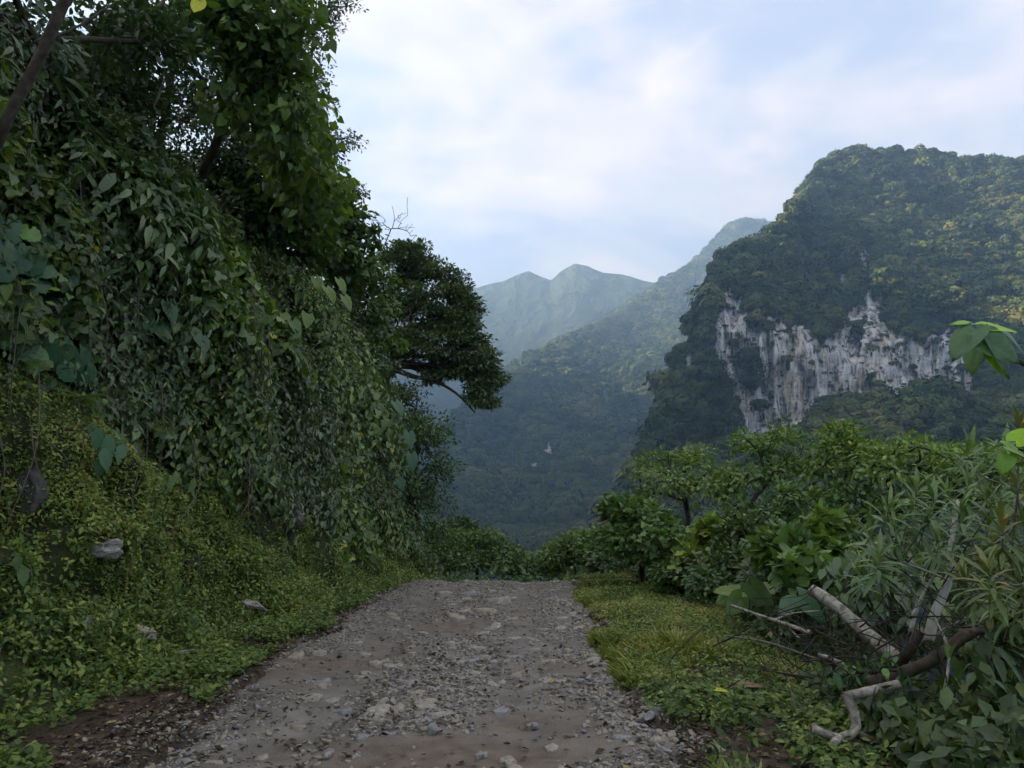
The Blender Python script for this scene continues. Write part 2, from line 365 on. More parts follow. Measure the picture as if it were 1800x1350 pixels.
def skeleton(trunk, centers, rmin, rmax, wob=.06, sag=.1, pw=.5):
    """grow branches from the trunk path to every leaf-cluster centre; thickness follows the load"""
    nodes = [np.asarray(p, float) for p in trunk]; par = [-1]+list(range(len(trunk)-1)); load = [0.0]*len(nodes)
    chains = [list(range(len(trunk)))]
    lo = 1 if len(trunk) < 4 else len(trunk)//3
    order = np.argsort(np.linalg.norm(centers-np.asarray(trunk[-1]), axis=1))
    tip = np.asarray(trunk[-1])
    for c in centers[order]:
        A = np.array(nodes[lo:]); d = A-c; dist = np.linalg.norm(d, axis=1)
        j = lo+int(np.argmin(dist + .7*np.maximum(0, d[:, 2]) + .25*np.linalg.norm(A-tip, axis=1)))
        s = nodes[j]; L = np.linalg.norm(c-s); n = max(2, min(6, int(L/.35)+2))
        prev = j; ch = [j]; mid = (s+c)/2+np.array([0, 0, -sag*L])+rng.normal(0, wob*L, 3)
        for t in np.linspace(0, 1, n+1)[1:]:
            q = (1-t)**2*s+2*t*(1-t)*mid+t*t*c
            if t < 1: q = q+rng.normal(0, wob*L*.25, 3)
            nodes.append(q); par.append(prev); load.append(0.); prev = len(nodes)-1; ch.append(prev)
        load[prev] = 1.0; chains.append(ch)
    for i in range(len(nodes)-1, 0, -1): load[par[i]] += load[i] if par[i] >= 0 else 0
    load = np.array(load); r = rmin+(rmax-rmin)*(load/max(load[0], 1))**pw
    lines = []
    for k, ch in enumerate(chains):
        P = np.array([nodes[i] for i in ch]); rr = np.array([r[i] for i in ch])
        if k > 0: rr[0] = rr[1]
        else: rr[0] *= 1.25
        lines.append((P, rr))
    return lines

def rdir(n, zs=1.0):
    v = rng.normal(0, 1, (n, 3)); v[:, 2] *= zs; return nrm(v)
def cluster_leaves(lv, kind, centers, rad, n, size, cc, flat=.55, droop=.35, up=.9, outw=.6, tint=None, hollow=.35):
    """n leaves about each centre, blades facing up and out of the crown centre cc"""
    c = np.repeat(np.asarray(centers), n, axis=0); m = len(c); r = np.repeat(np.broadcast_to(rad, (len(centers),)), n)
    d = rdir(m); q = r*(hollow+(1-hollow)*rng.random(m)**.6)
    off = d*q[:, None]; off[:, 2] *= flat; pos = c+off
    o = nrm(pos-np.asarray(cc)); ax = nrm(o*.5+d*.7+rng.normal(0, .55, (m, 3))+np.array([0, 0, -droop]))
    nm = nrm(o*outw+np.array([0, 0, up])+rng.normal(0, .45, (m, 3)))
    ct = np.repeat(rng.random(len(centers)), n)
    t = np.clip((ct*.45+rng.random(m)*.6) if tint is None else tint+ (ct-.5)*.3 + rng.normal(0, .16, m), 0, 1)
    lv.add(kind, pos, ax, nm, size*rng.uniform(.65, 1.25, m), t)
def sprays(lv, root, out, length, k, kind, size, droop=.6, tint=(.2, .8), lines=None, wid=1.0):
    """leafy shoots arching out of the bank and hanging over"""
    M_ = len(root); t = (np.arange(k)+.7)/k; L = np.broadcast_to(length, (M_,))[:, None]
    out = nrm(out); tt = t[None, :]
    P = root[:, None]+out[:, None]*(L*tt*(1-.35*tt))[..., None]; P[..., 2] -= droop*L*tt**2
    tg = out[:, None]*(1-.7*tt)[..., None]+np.array([0, 0, -1])*(2*droop*tt)[..., None]; tg = nrm(tg)
    side = nrm(np.cross(out, np.array([0, 0, 1.]))); sg = np.where(np.arange(k) % 2 == 0, 1, -1)[None, :, None]
    ax = nrm(tg*.55+side[:, None]*sg*.75+np.array([0, 0, -.35])+rng.normal(0, .25, P.shape))
    nm = nrm(out[:, None]*.55+np.array([0, 0, .75])+rng.normal(0, .3, P.shape))
    st = rng.uniform(tint[0], tint[1], M_)[:, None]
    ti = np.clip(st+rng.normal(0, .13, (M_, k)), 0, 1)
    ti = np.where(rng.random((M_, k)) < .018, 1, np.minimum(ti, .93))
    lv.add(kind, P.reshape(-1, 3), ax.reshape(-1, 3), nm.reshape(-1, 3), (size*np.clip(np.exp(rng.normal(-.12, .34, (M_, k))), .35, 1.7)*(1-.25*tt)).ravel(), ti.ravel(), wid)
    if lines is not None:
        for i in range(0, M_): lines.append((np.concatenate([root[i:i+1], P[i, ::2]]), np.linspace(.006, .002, 1+len(P[i, ::2]))))

# instances for what nobody could count (forest, gravel)
proto = bpy.data.collections.new('instance_sources')
def gn_scatter(name, pts, rot, scl, idx, sources, label=None, cat=None, parent=None):
    cn = bpy.data.collections.new(name+'_sources')
    for k, me in enumerate(sources):
        o = bpy.data.objects.new('%s_source_%02d' % (name, k), me); cn.objects.link(o)
    me = bpy.data.meshes.new(name); me.vertices.add(len(pts)); me.vertices.foreach_set('co', np.ascontiguousarray(pts, np.float32).ravel())
    for k, v in (('rot', rot), ('scl', scl)):
        a = me.attributes.new(k, 'FLOAT_VECTOR', 'POINT'); a.data.foreach_set('vector', np.ascontiguousarray(v, np.float32).ravel())
    a = me.attributes.new('idx', 'INT', 'POINT'); a.data.foreach_set('value', np.ascontiguousarray(idx, np.int32))
    o = link(name, me, parent); o['kind'] = 'stuff'
    if label: tag(o, label, cat)
    g = bpy.data.node_groups.new(name, 'GeometryNodeTree')
    g.interface.new_socket('Geometry', in_out='INPUT', socket_type='NodeSocketGeometry'); g.interface.new_socket('Geometry', in_out='OUTPUT', socket_type='NodeSocketGeometry')
    N, L = g.nodes, g.links; gi, go = N.new('NodeGroupInput'), N.new('NodeGroupOutput')
    ip = N.new('GeometryNodeInstanceOnPoints'); ci = N.new('GeometryNodeCollectionInfo'); ci.inputs['Collection'].default_value = cn
    ci.inputs['Separate Children'].default_value = True; ci.inputs['Reset Children'].default_value = True
    L.new(gi.outputs[0], ip.inputs['Points']); L.new(ci.outputs[0], ip.inputs['Instance']); ip.inputs['Pick Instance'].default_value = True
    for k, ty, s in (('rot', 'FLOAT_VECTOR', 'Rotation'), ('scl', 'FLOAT_VECTOR', 'Scale'), ('idx', 'INT', 'Instance Index')):
        na = N.new('GeometryNodeInputNamedAttribute'); na.data_type = ty; na.inputs['Name'].default_value = k; L.new(na.outputs['Attribute'], ip.inputs[s])
    L.new(ip.outputs[0], go.inputs[0])
    md = o.modifiers.new('scatter', 'NODES'); md.node_group = g
    return o

# ================================================================== LARGE STRUCTURE
def in_poly(x, y, poly):
    r = np.zeros(x.shape, bool); n = len(poly)
    for k in range(n):
        (x1, y1), (x2, y2) = poly[k], poly[(k+1) % n]
        c = ((y1 > y) != (y2 > y)) & (x < (x2-x1)*(y-y1)/((y2-y1) if y2 != y1 else 1e-9)+x1); r ^= c
    return r
CLIFFS = [[(1306, 582), (1345, 566), (1400, 570), (1435, 590), (1468, 594), (1476, 560), (1486, 528), (1505, 520), (1530, 505), (1552, 540), (1566, 578), (1605, 592), (1640, 575), (1710, 565), (1720, 684), (1620, 692), (1560, 704), (1535, 720), (1480, 722), (1448, 738), (1405, 768), (1362, 788), (1306, 790), (1316, 705), (1326, 675)],
          [(1268, 512), (1310, 505), (1316, 580), (1303, 622), (1312, 700), (1336, 768), (1300, 765), (1278, 705), (1262, 640), (1246, 602), (1252, 566)],
          [(1500, 455), (1512, 420), (1524, 432), (1528, 470), (1540, 480), (1538, 508), (1512, 500)], [(1446, 484), (1478, 458), (1486, 500), (1464, 522)], [(1199, 616), (1221, 616), (1223, 678), (1197, 670)], [(1348, 556), (1370, 552), (1370, 577), (1350, 577)]]
CLIFF_B = [[(955, 782), (972, 776), (975, 800), (968, 830), (962, 820)], [(936, 820), (947, 816), (950, 836), (940, 842)], [(974, 800), (984, 784), (986, 812), (978, 818)]]

def range_mesh(name, pxs, rows, ncol, nrow, amp, fs, seed, mat, cliffs=None, ribs=0.0, wob=10):
    """a mountain as terrain: per bearing a profile from foot over the crest to the far side"""
    pxs = np.asarray(pxs, float); K = len(rows); px = np.linspace(pxs[0], pxs[-1], ncol)
    Dk = np.array([np.interp(px, pxs, np.broadcast_to(np.asarray(r[0], float), pxs.shape)) for r in rows])
    Yk = np.array([np.interp(px, pxs, np.broadcast_to(np.asarray(r[1], float), pxs.shape)) for r in rows])
    u = np.linspace(0, K-1, nrow); kk = np.arange(K)
    # smooth interpolation along the profile
    i = np.clip(np.floor(u).astype(int), 0, K-2); f = (u-i)[:, None]
    D = Dk[i]*(1-f)+Dk[i+1]*f; Y = Yk[i]*(1-f)+Yk[i+1]*f
    PX = np.broadcast_to(px, D.shape)
    V = W(PX, Y, D)
    q = V*fs
    rad = nrm(V*np.array([1, 1, 0])+1e-6)
    fade = np.minimum(1, (u/1.0))[:, None, None]
    env = (1-.75*np.exp(-((u-(K-2))/.7)**2))[:, None, None]       # keep the skyline where it is
    V = V+rad*(amp*fbm(q, 4, seed))[..., None]*fade*env
    V[..., 2] += amp*.28*env[..., 0]*fbm(q*2.2, 3, seed+5) + wob*.15*fbm(q*7, 3, seed+11)
    rock = np.zeros(D.shape)
    if cliffs:
        n1 = fbm(np.stack([PX/14, Y/40, 0*PX], -1), 4, seed+3); n2 = fbm(np.stack([PX/30, Y/22, 0*PX], -1), 3, seed+4)
        xx, yy = PX+n2*9, Y+n1*26
        for c in cliffs: rock = np.maximum(rock, in_poly(xx, yy, c).astype(float))
        veg = fbm(np.stack([PX/9, Y/34, 0*PX], -1), 4, seed+9)
        rock = rock*(veg < .75)
        V = V+rad*(ribs*(fbm(np.stack([PX/11, Y/70, 0*PX], -1), 4, seed+8))*rock)[..., None] + rad*(ribs*.9*rock)[..., None]
    V = V.transpose(1, 0, 2); rk = rock.T
    o = link(name, make_mesh(name, V.reshape(-1, 3), grid_faces(ncol, nrow), mat, {'rock': rk.ravel()}, smooth=True)); o['kind'] = 'structure'
    return o, V, rk, px, u

def rockface_mat():
    m = newmat('limestone_and_forest_floor'); N = m.node_tree.nodes; L = m.node_tree.links
    out = N.new('ShaderNodeOutputMaterial'); p = N.new('ShaderNodeBsdfPrincipled'); L.new(p.outputs[0], out.inputs['Surface']); p.inputs['Roughness'].default_value = .95
    p.inputs['Specular IOR Level'].default_value = .1
    tc = N.new('ShaderNodeTexCoord')
    def nz(sc, stretch, det=6, dist=0.):
        mp = N.new('ShaderNodeMapping'); mp.inputs['Scale'].default_value = stretch; L.new(tc.outputs['Object'], mp.inputs[0])
        n = N.new('ShaderNodeTexNoise'); n.inputs['Scale'].default_value = sc; n.inputs['Detail'].default_value = det; n.inputs['Roughness'].default_value = .7; n.inputs['Distortion'].default_value = dist
        L.new(mp.outputs[0], n.inputs[0]); return n.outputs['Fac']
    streak = nz(.22, (1, 1, .14), 8, .3); big = nz(.035, (1, 1, .45), 4); fine = nz(.5, (1, 1, .5), 6)
    cr = nz(.13, (1, 1, 1.6), 9, 1.2); av = N.new('ShaderNodeMath'); av.operation = 'MULTIPLY_ADD'; L.new(cr, av.inputs[0]); av.inputs[1].default_value = .6; L.new(streak, av.inputs[2])
    sb = N.new('ShaderNodeMath'); sb.operation = 'SUBTRACT'; L.new(av.outputs[0], sb.inputs[0]); sb.inputs[1].default_value = .3
    r1 = ramp_node(N, [(.36, (.04, .043, .043)), (.44, (.22, .215, .21)), (.52, (.48, .465, .44)), (.68, (.70, .675, .63))]); L.new(sb.outputs[0], r1.inputs[0])
    r2 = ramp_node(N, [(.5, (0, 0, 0)), (.62, (1, 1, 1))]); L.new(big, r2.inputs[0])
    mx = N.new('ShaderNodeMix'); mx.data_type = 'RGBA'; mx.blend_type = 'MULTIPLY'; L.new(r2.outputs[0], mx.inputs['Factor']); L.new(r1.outputs[0], mx.inputs['A']); mx.inputs['B'].default_value = (.98, .82, .68, 1)
    fl = ramp_node(N, [(.3, (.012, .022, .008)), (.7, (.035, .05, .016))]); L.new(fine, fl.inputs[0])
    a = N.new('ShaderNodeAttribute'); a.attribute_name = 'rock'
    ad = N.new('ShaderNodeMath'); ad.operation = 'MULTIPLY_ADD'; L.new(fine, ad.inputs[0]); ad.inputs[1].default_value = 1.3; ad.inputs[2].default_value = -.65
    ad2 = N.new('ShaderNodeMath'); ad2.operation = 'ADD'; L.new(a.outputs['Fac'], ad2.inputs[0]); L.new(ad.outputs[0], ad2.inputs[1])
    st = N.new('ShaderNodeMapRange'); st.inputs['From Min'].default_value = .42; st.inputs['From Max'].default_value = .58; L.new(ad2.outputs[0], st.inputs[0])
    m2 = N.new('ShaderNodeMix'); m2.data_type = 'RGBA'; L.new(st.outputs[0], m2.inputs['Factor']); L.new(fl.outputs[0], m2.inputs['A']); L.new(mx.outputs['Result'], m2.inputs['B'])
    L.new(m2.outputs['Result'], p.inputs['Base Color'])
    b = N.new('ShaderNodeBump'); b.inputs['Strength'].default_value = .8; b.inputs['Distance'].default_value = 3.5; L.new(sb.outputs[0], b.inputs['Height']); L.new(b.outputs[0], p.inputs['Normal'])
    return m
M['cliff'] = rockface_mat()

# --- the near limestone mountain on the right
px1 = [1040, 1130, 1152, 1185, 1205, 1240, 1265, 1300, 1345, 1395, 1412, 1445, 1500, 1590, 1660, 1720, 1800, 1900, 2050, 2300]
ry1 = np.array([965, 822, 758, 646, 602, 542, 480, 442, 412, 386, 336, 290, 274, 266, 280, 288, 286, 295, 315, 350.])
rD1 = np.array([520, 535, 540, 550, 556, 566, 580, 600, 630, 660, 780, 840, 870, 880, 880, 880, 885, 890, 900, 920.])
cb = np.array([975, 905, 880, 850, 830, 790, 765, 760, 758, 745, 735, 712, 692, 672, 668, 690, 690, 690, 690, 700.])   # foot of the cliff
ct = np.array([970, 860, 815, 745, 710, 650, 590, 560, 580, 590, 590, 585, 560, 585, 582, 585, 580, 580, 590, 600.])   # head of the cliff
cD = np.array([505, 512, 514, 518, 520, 522, 524, 528, 532, 538, 540, 545, 550, 556, 560, 540, 530, 520, 520, 520.])
cD2 = cD+np.array([6, 8, 9, 10, 11, 13, 15, 16, 14, 14, 14, 14, 16, 16, 18, 60, 75, 80, 80, 80.])
mid = .45*ry1+.55*ct; up_ = .8*ry1+.2*ct
rows1 = [(330, 1060), (400, np.maximum(cb+120, 930)), (450, cb+70), (cD, cb), (cD2, ct), (cD2*.52+rD1*.48, mid), (cD2*.16+rD1*.84, up_), (rD1, ry1), (rD1+90, ry1+70), (rD1+330, ry1+480)]
mt1, V1, rk1, pa1, u1 = range_mesh('limestone_mountain', px1, rows1, 400, 225, 22, 1/85., 21, M['cliff'], CLIFFS, ribs=8.0)
# --- the forested spur across the valley
px2 = [600, 700, 760, 792, 830, 860, 900, 940, 1000, 1060, 1120, 1180, 1250, 1350]
ry2 = np.array([1010, 940, 840, 758, 706, 680, 650, 622, 600, 572, 526, 490, 446, 420.])
rD2 = np.array([1150, 1180, 1220, 1250, 1290, 1320, 1360, 1400, 1480, 1640, 1830, 1980, 2120, 2200.])
rD2 = rD2*1.2
rows2 = [(600, 1080), (720, 1010), (880, np.maximum(ry2+10, 960)), (1040, np.maximum(ry2+8, 890)), (1200, np.maximum(ry2+6, 800)), (1340, np.maximum(ry2+4, 715)), (rD2, ry2), (rD2+130, ry2+40), (rD2+420, ry2+330)]
mt2, V2, rk2, pa2, u2 = range_mesh('forested_spur', px2, rows2, 250, 150, 40, 1/170., 33, M['cliff'], CLIFF_B, ribs=6)
# --- the long ridge climbing to the right behind it
px3 = [560, 700, 800, 900, 960, 1020, 1080, 1140, 1200, 1235, 1270, 1300, 1330, 1400, 1500, 1650, 1800]
ry3 = np.array([900, 830, 780, 720, 670, 612, 556, 505, 468, 439, 408, 394, 396, 405, 420, 430, 440.])
rD3 = np.array([2100, 2150, 2200, 2280, 2350, 2430, 2520, 2600, 2680, 2720, 2760, 2800, 2830, 2860, 2880, 2900, 2900.])
rD3 = rD3*.95
rows3 = [(1500, 1000), (1700, np.maximum(ry3+8, 900)), (1840, np.maximum(ry3+6, 780)), (1960, np.maximum(ry3+4, 660)), (rD3-230, .45*ry3+.55*np.maximum(ry3+3, 660)), (rD3, ry3), (rD3+200, ry3+40), (rD3+900, ry3+330)]
mt3, V3, rk3, pa3, u3 = range_mesh('long_ridge', px3, rows3, 210, 105, 60, 1/330., 45, M['hill'])
# --- the far blue peaks
px4 = [420, 560, 640, 700, 760, 835, 880, 912, 930, 950, 968, 985, 1010, 1035, 1060, 1095, 1140, 1200, 1300, 1450]
ry4 = np.array([600, 568, 545, 530, 520, 503, 488, 474, 470, 478, 489, 472, 460, 464, 476, 479, 492, 505, 530, 560.])
rows4 = [(2300, 960), (2450, 860), (2620, 730), (2780, 620), (2900, .5*ry4+285), (3020, ry4), (3200, ry4+40), (4000, ry4+330)]
mt4, V4, rk4, pa4, u4 = range_mesh('far_peaks', px4, rows4, 220, 90, 55, 1/550., 57, M['farhill'], wob=40)

# --- unseen hills on the left, added to shade road, cliff and far peaks
def left_shade_range():  # added out of view so its shadow falls on the lower far peaks
    y = np.linspace(1800, 4600, 50); x = np.linspace(-3200, -550, 44); Y, X = np.meshgrid(y, x, indexing='ij')
    H = np.interp(Y, [1800, 2300, 3000, 3800, 4600], [60, 850, 980, 900, 200])
    Z = -90+(H+90)*np.exp(-((X+1230)/np.where(X < -1230, 900, 330))**2)+40*fbm(P2(X, Y, 1/300.), 4, 13)
    o = link('left_shade_range', make_mesh('left_shade_range', np.stack([X, Y, Z], -1).reshape(-1, 3), grid_faces(50, 44), M['farhill'], smooth=True)); o['kind'] = 'structure'
left_shade_range()
def left_shade_ridge():  # added out of view, height shaped to set the shadow line
    y = np.linspace(-500, 2500, 70); x = np.linspace(-1500, -150, 50); Y, X = np.meshgrid(y, x, indexing='ij')
    H = np.interp(Y, [-500, -100, 300, 1300, 2050, 2300, 2500], [230, 350, 500, 510, 440, 250, 40])
    Z = -90+(H+90)*np.exp(-((X+640)/np.where(X < -640, 620, 235))**2)+25*fbm(P2(X, Y, 1/150.), 4, 3)
    o = link('left_shade_hillside', make_mesh('left_shade_hillside', np.stack([X, Y, Z], -1).reshape(-1, 3), grid_faces(70, 50), M['hill'], smooth=True)); o['kind'] = 'structure'
left_shade_ridge()
# --- valley floor to the horizon
def valley():
    r = np.concatenate([[0], np.geomspace(60, 8000, 40)]); a = np.linspace(0, 2*math.pi, 73); A, RR = np.meshgrid(a, r, indexing='ij')
    X, Y = RR*np.cos(A), RR*np.sin(A); Z = -92+6*fbm(P2(X, Y, 1/200.), 3, 8)
    o = link('valley_floor', make_mesh('valley_floor', np.stack([X, Y, Z], -1).reshape(-1, 3), grid_faces(73, 41), M['floor'], smooth=True)); o['kind'] = 'structure'
valley()

# ------------------------------------------------------------------ forest on the mountains
def crown_mesh(seed, n=320, flat=.75, palm=False):
    r = np.random.default_rng(seed); lob = nrm(r.normal(0, 1, (7, 3))); lob[:, 2] = np.abs(lob[:, 2])*.8; la = r.uniform(.15, .5, 7)
    d = nrm(r.normal(0, 1, (n, 3))); d[:, 2] = np.where(d[:, 2] < -.35, -d[:, 2], d[:, 2])
    rad = .5+(np.maximum(0, d@lob.T)**6*la).sum(1)*.6; pos = d*(rad*r.uniform(.75, 1.05, n))[:, None]; pos[:, 2] = pos[:, 2]*flat+.45
    lv = Leaves(); st = rng.bit_generator.state
    nm = nrm(d+np.array([0, 0, .35])+r.normal(0, .35, (n, 3))); ax = nrm(np.cross(nm, r.normal(0, 1, (n, 3)))+np.array([0, 0, -.2]))
    lv.add('rhomb', pos-ax*.14, ax, nm, r.uniform(.13, .26, n), r.random(n), r.uniform(1.0, 1.7, n))
    it = lv.items[0]; tv, tf = T['rhomb']; k, pos, x, y, z, sz, ti, wd = it
    V = pos[:, None]+sz[:, None, None]*(tv[None, :, 0:1]*x[:, None]*wd[:, None, None]+tv[None, :, 1:2]*y[:, None]+tv[None, :, 2:3]*z[:, None])
    F = (tf[None]+(np.arange(n)*4)[:, None, None]).reshape(-1, 3)
    # a dark inner mass so the crown is not see-through
    return make_mesh('crown', V.reshape(-1, 3), F, M['forest'])
CROWNS = [crown_mesh(100+k, 380, f) for k, f in enumerate((.75, .6, .9, .7, 1.0, .55))]
def forest(name, V, rock, spacing, dia, vis_rows, label, seed, tuft=None):
    r = np.random.default_rng(seed); a, b = vis_rows; Q = V[:, a:b]; K = rock[:, a:b]
    p0, p1, p2 = Q[:-1, :-1], Q[1:, :-1], Q[:-1, 1:]
    area = np.linalg.norm(np.cross(p1-p0, p2-p0), axis=-1); kk = (K[:-1, :-1]+K[1:, 1:])/2
    w = area*np.where(kk > .3, 0.18 if tuft is None else tuft, 1.0); n = int(w.sum()/spacing**2); w = w.ravel()/w.sum()
    i = r.choice(len(w), n, p=w); uu, vv = r.random(n)[:, None], r.random(n)[:, None]
    P = p0.reshape(-1, 3)[i]+uu*(p1-p0).reshape(-1, 3)[i]+vv*(p2-p0).reshape(-1, 3)[i]
    onrock = kk.ravel()[i] > .3
    d = dia*np.exp(r.normal(0, .28, n)); d = np.where(onrock, d*.38, d)
    big = fbm(P/(dia*9), 3, seed); d = d*(1+.22*big)
    scl = np.stack([d, d, d*r.uniform(.75, 1.25, n)], -1); rot = np.stack([r.normal(0, .12, n), r.normal(0, .12, n), r.random(n)*6.28], -1)
    P[:, 2] += -.12*d
    return gn_scatter(name, P, rot, scl, r.integers(0, len(CROWNS), n), CROWNS, label, 'forest')
nr = len(u1); f1 = forest('mountain_forest', V1, rk1, 5.2, 8.6, (int(nr*.04), int(nr*.86)), 'dense dark forest covering the limestone mountain around its pale cliff', 1)
nr = len(u2); f2 = forest('spur_forest', V2, rk2, 7.6, 11.5, (int(nr*.1), int(nr*.84)), 'hazy blue-green forest on the spur across the valley', 2)
nr = len(u3); f3 = forest('ridge_forest', V3, rk3, 11, 15, (int(nr*.12), int(nr*.80)), 'fine textured hazy forest on the long climbing ridge', 3)

# ================================================================== THE NEAR GROUND
def xo(y): return 0.0218*np.asarray(y, float)
def crest(y):
    y = np.asarray(y, float); d = np.maximum(0, y-16.6)
    return -.19*d*d/(d+2.5) - .30*np.maximum(0, y-30)
def edgeR(y): return np.interp(y, [-8, 3, 5, 7, 9, 11, 14, 17, 20, 30, 60], [1.9, 1.9, 2.1, 2.3, 2.6, 2.75, 2.5, 2.0, 1.7, 1.3, 1.3])
def roadL(y): return -2.55+.16*fbm(P2(0*np.asarray(y, float), y, .7), 3, 61)+.07*fbm(P2(0*np.asarray(y, float), y, 3.1), 3, 63)+np.interp(y, [0, 4, 6, 9], [.15, .1, 0, 0])
def roadR(y): return .88+.15*fbm(P2(0*np.asarray(y, float)+9, y, .8), 3, 62)+.08*fbm(P2(0*np.asarray(y, float)+9, y, 3.3), 3, 64)
def ground_h(x, y):
    x = np.asarray(x, float); y = np.asarray(y, float); xr = x-xo(y); c = crest(y)
    d = np.maximum(0, xr-edgeR(y)); drop = .95*d*d/(d+.9)
    lift = .035+.05*sstep(roadR(y), roadR(y)+.8, xr)+.06*sstep(-roadL(y), -roadL(y)+.6, -xr)
    inside = sstep(roadL(y)-.10, roadL(y)+.05, xr)*(1-sstep(roadR(y)-.05, roadR(y)+.10, xr))
    z = c+lift*(1-inside)-.17*inside+.035*fbm(P2(x, y, 1.1), 4, 71)*(1-inside) - drop
    return np.maximum(z+.25*np.minimum(d, 4)*fbm(P2(x, y, .35), 3, 72), -95)
def road_h(x, y):
    xr = x-xo(y); a = sstep(roadL(y)-.22, roadL(y)+.03, xr)*(1-sstep(roadR(y)-.03, roadR(y)+.22, xr))
    rut = -.045*np.exp(-((xr+1.75)/.32)**2)-.035*np.exp(-((xr+.15)/.30)**2)
    return crest(y)+rut+.035*fbm(P2(x, y, .55), 3, 81)+.014*fbm(P2(x, y, 2.6), 3, 82)+.008*fbm(P2(x, y, 9), 3, 83)-.16*(1-a)-.02*mud(x, y)
MUDS = [(G(800, 1318), 1.0, .36, 1), (G(950, 1270), .45, .28, .8), (G(560, 1168), .45, .55, .9), (G(470, 1190), .4, .3, .6), (G(800, 1098), .5, .8, .75), (G(1010, 1175), .3, .3, .5), (G(690, 1345), .55, .2, .9)]
def mud(x, y):
    r = 0
    for p, a, b, k in MUDS: r = np.maximum(r, k*np.exp(-(((x-p[0])/a)**2+((y-p[1])/b)**2)**1.6))
    xr = x-xo(y); tr = .30*(np.exp(-((xr+1.75)/.34)**2)+np.exp(-((xr+.12)/.30)**2))*np.clip(.5+.9*fbm(P2(x, y, .8), 3, 86), 0, 1)
    return np.clip(np.maximum(r*(1.0+.5*fbm(P2(x, y, 2.2), 4, 84)), tr), 0, 1)
def build_ground():
    xs = np.concatenate([np.geomspace(1, 34, 30)[::-1]*-1-3.2, np.linspace(-4.15, 3.4, 130), 3.4+np.geomspace(.1, 140, 60)])
    ys = np.concatenate([np.linspace(-14, 3, 20, endpoint=False), np.linspace(3, 22, 190, endpoint=False), np.geomspace(22, 260, 60)])
    X, Y = np.meshgrid(xs, ys, indexing='ij'); Z = ground_h(X, Y)
    o = link('ground', make_mesh('ground', np.stack([X, Y, Z], -1).reshape(-1, 3), grid_faces(len(xs), len(ys)), M['soil'], smooth=True)); o['kind'] = 'structure'
    xs = np.linspace(-3.2, 1.55, 150); ys = np.concatenate([np.linspace(-12, 3, 40, endpoint=False), np.linspace(3, 12, 260, endpoint=False), np.linspace(12, 30, 170)])
    X, Y = np.meshgrid(xs, ys, indexing='ij'); X = X+xo(Y); Z = road_h(X, Y)
    r = link('road', make_mesh('road', np.stack([X, Y, Z], -1).reshape(-1, 3), grid_faces(len(xs), len(ys)), M['road'], {'mud': mud(X, Y).ravel()}, smooth=True)); r['kind'] = 'structure'
    return o, r
ground, road = build_ground()

# ------------------------------------------------------------------ the steep bank and the hillside behind it
BX = np.array([-2.75, -3.25, -3.75, -4.15, -4.42, -4.6, -4.75, -5.1, -6.0, -8.5, -14, -40, -90])
BZ = np.array([-.25, .10, .50, 1.05, 1.8, 2.8, 4.2, 5.6, 6.8, 8.8, 12.0, 30, 58])
def bshift(y): return np.interp(y, [-14, 0, 5, 8, 14, 19, 21.5, 24, 28, 40, 70, 120], [-1, -.75, -.55, -.1, .3, .65, .6, -.4, -3, -12, -40, -90])
def bank(y, t):
    y = np.asarray(y, float); t = np.asarray(t, float); k = np.arange(len(BX))
    bx, bz = np.interp(t, k, BX), np.interp(t, k, BZ); e = .004
    tx, tz = np.interp(t+.3, k, BX)-np.interp(t-.3, k, BX), np.interp(t+.3, k, BZ)-np.interp(t-.3, k, BZ); l = np.hypot(tx, tz)
    nx, nz = tz/l, -tx/l
    p = np.stack([bx, y, bz], -1); a = np.clip(t/2.5, 0, 1)
    n = (.42*fbm(p*.55, 3, 91)+.16*fbm(p*1.9, 3, 92)+.05*fbm(p*6, 2, 93))*a*np.where(t > 8, 1.6, 1)
    P = np.stack([bx+xo(y)+bshift(y)+nx*n, y, bz+nz*n+crest(np.minimum(y, 40))*.8], -1)
    return P, np.stack([nx, 0*nx, nz], -1)
def build_bank():
    ys = np.concatenate([np.linspace(-14, 3, 20, endpoint=False), np.linspace(3, 25, 200, endpoint=False), np.linspace(25, 120, 50)])
    ts = np.concatenate([np.linspace(0, 8, 110, endpoint=False), np.linspace(8, 12, 30)])
    Y, Tt = np.meshgrid(ys, ts, indexing='ij'); P, _ = bank(Y, Tt)
    o = link('roadside_bank', make_mesh('roadside_bank', P.reshape(-1, 3), grid_faces(len(ys), len(ts)), M['bank'], smooth=True)); o['kind'] = 'structure'
build_bank()

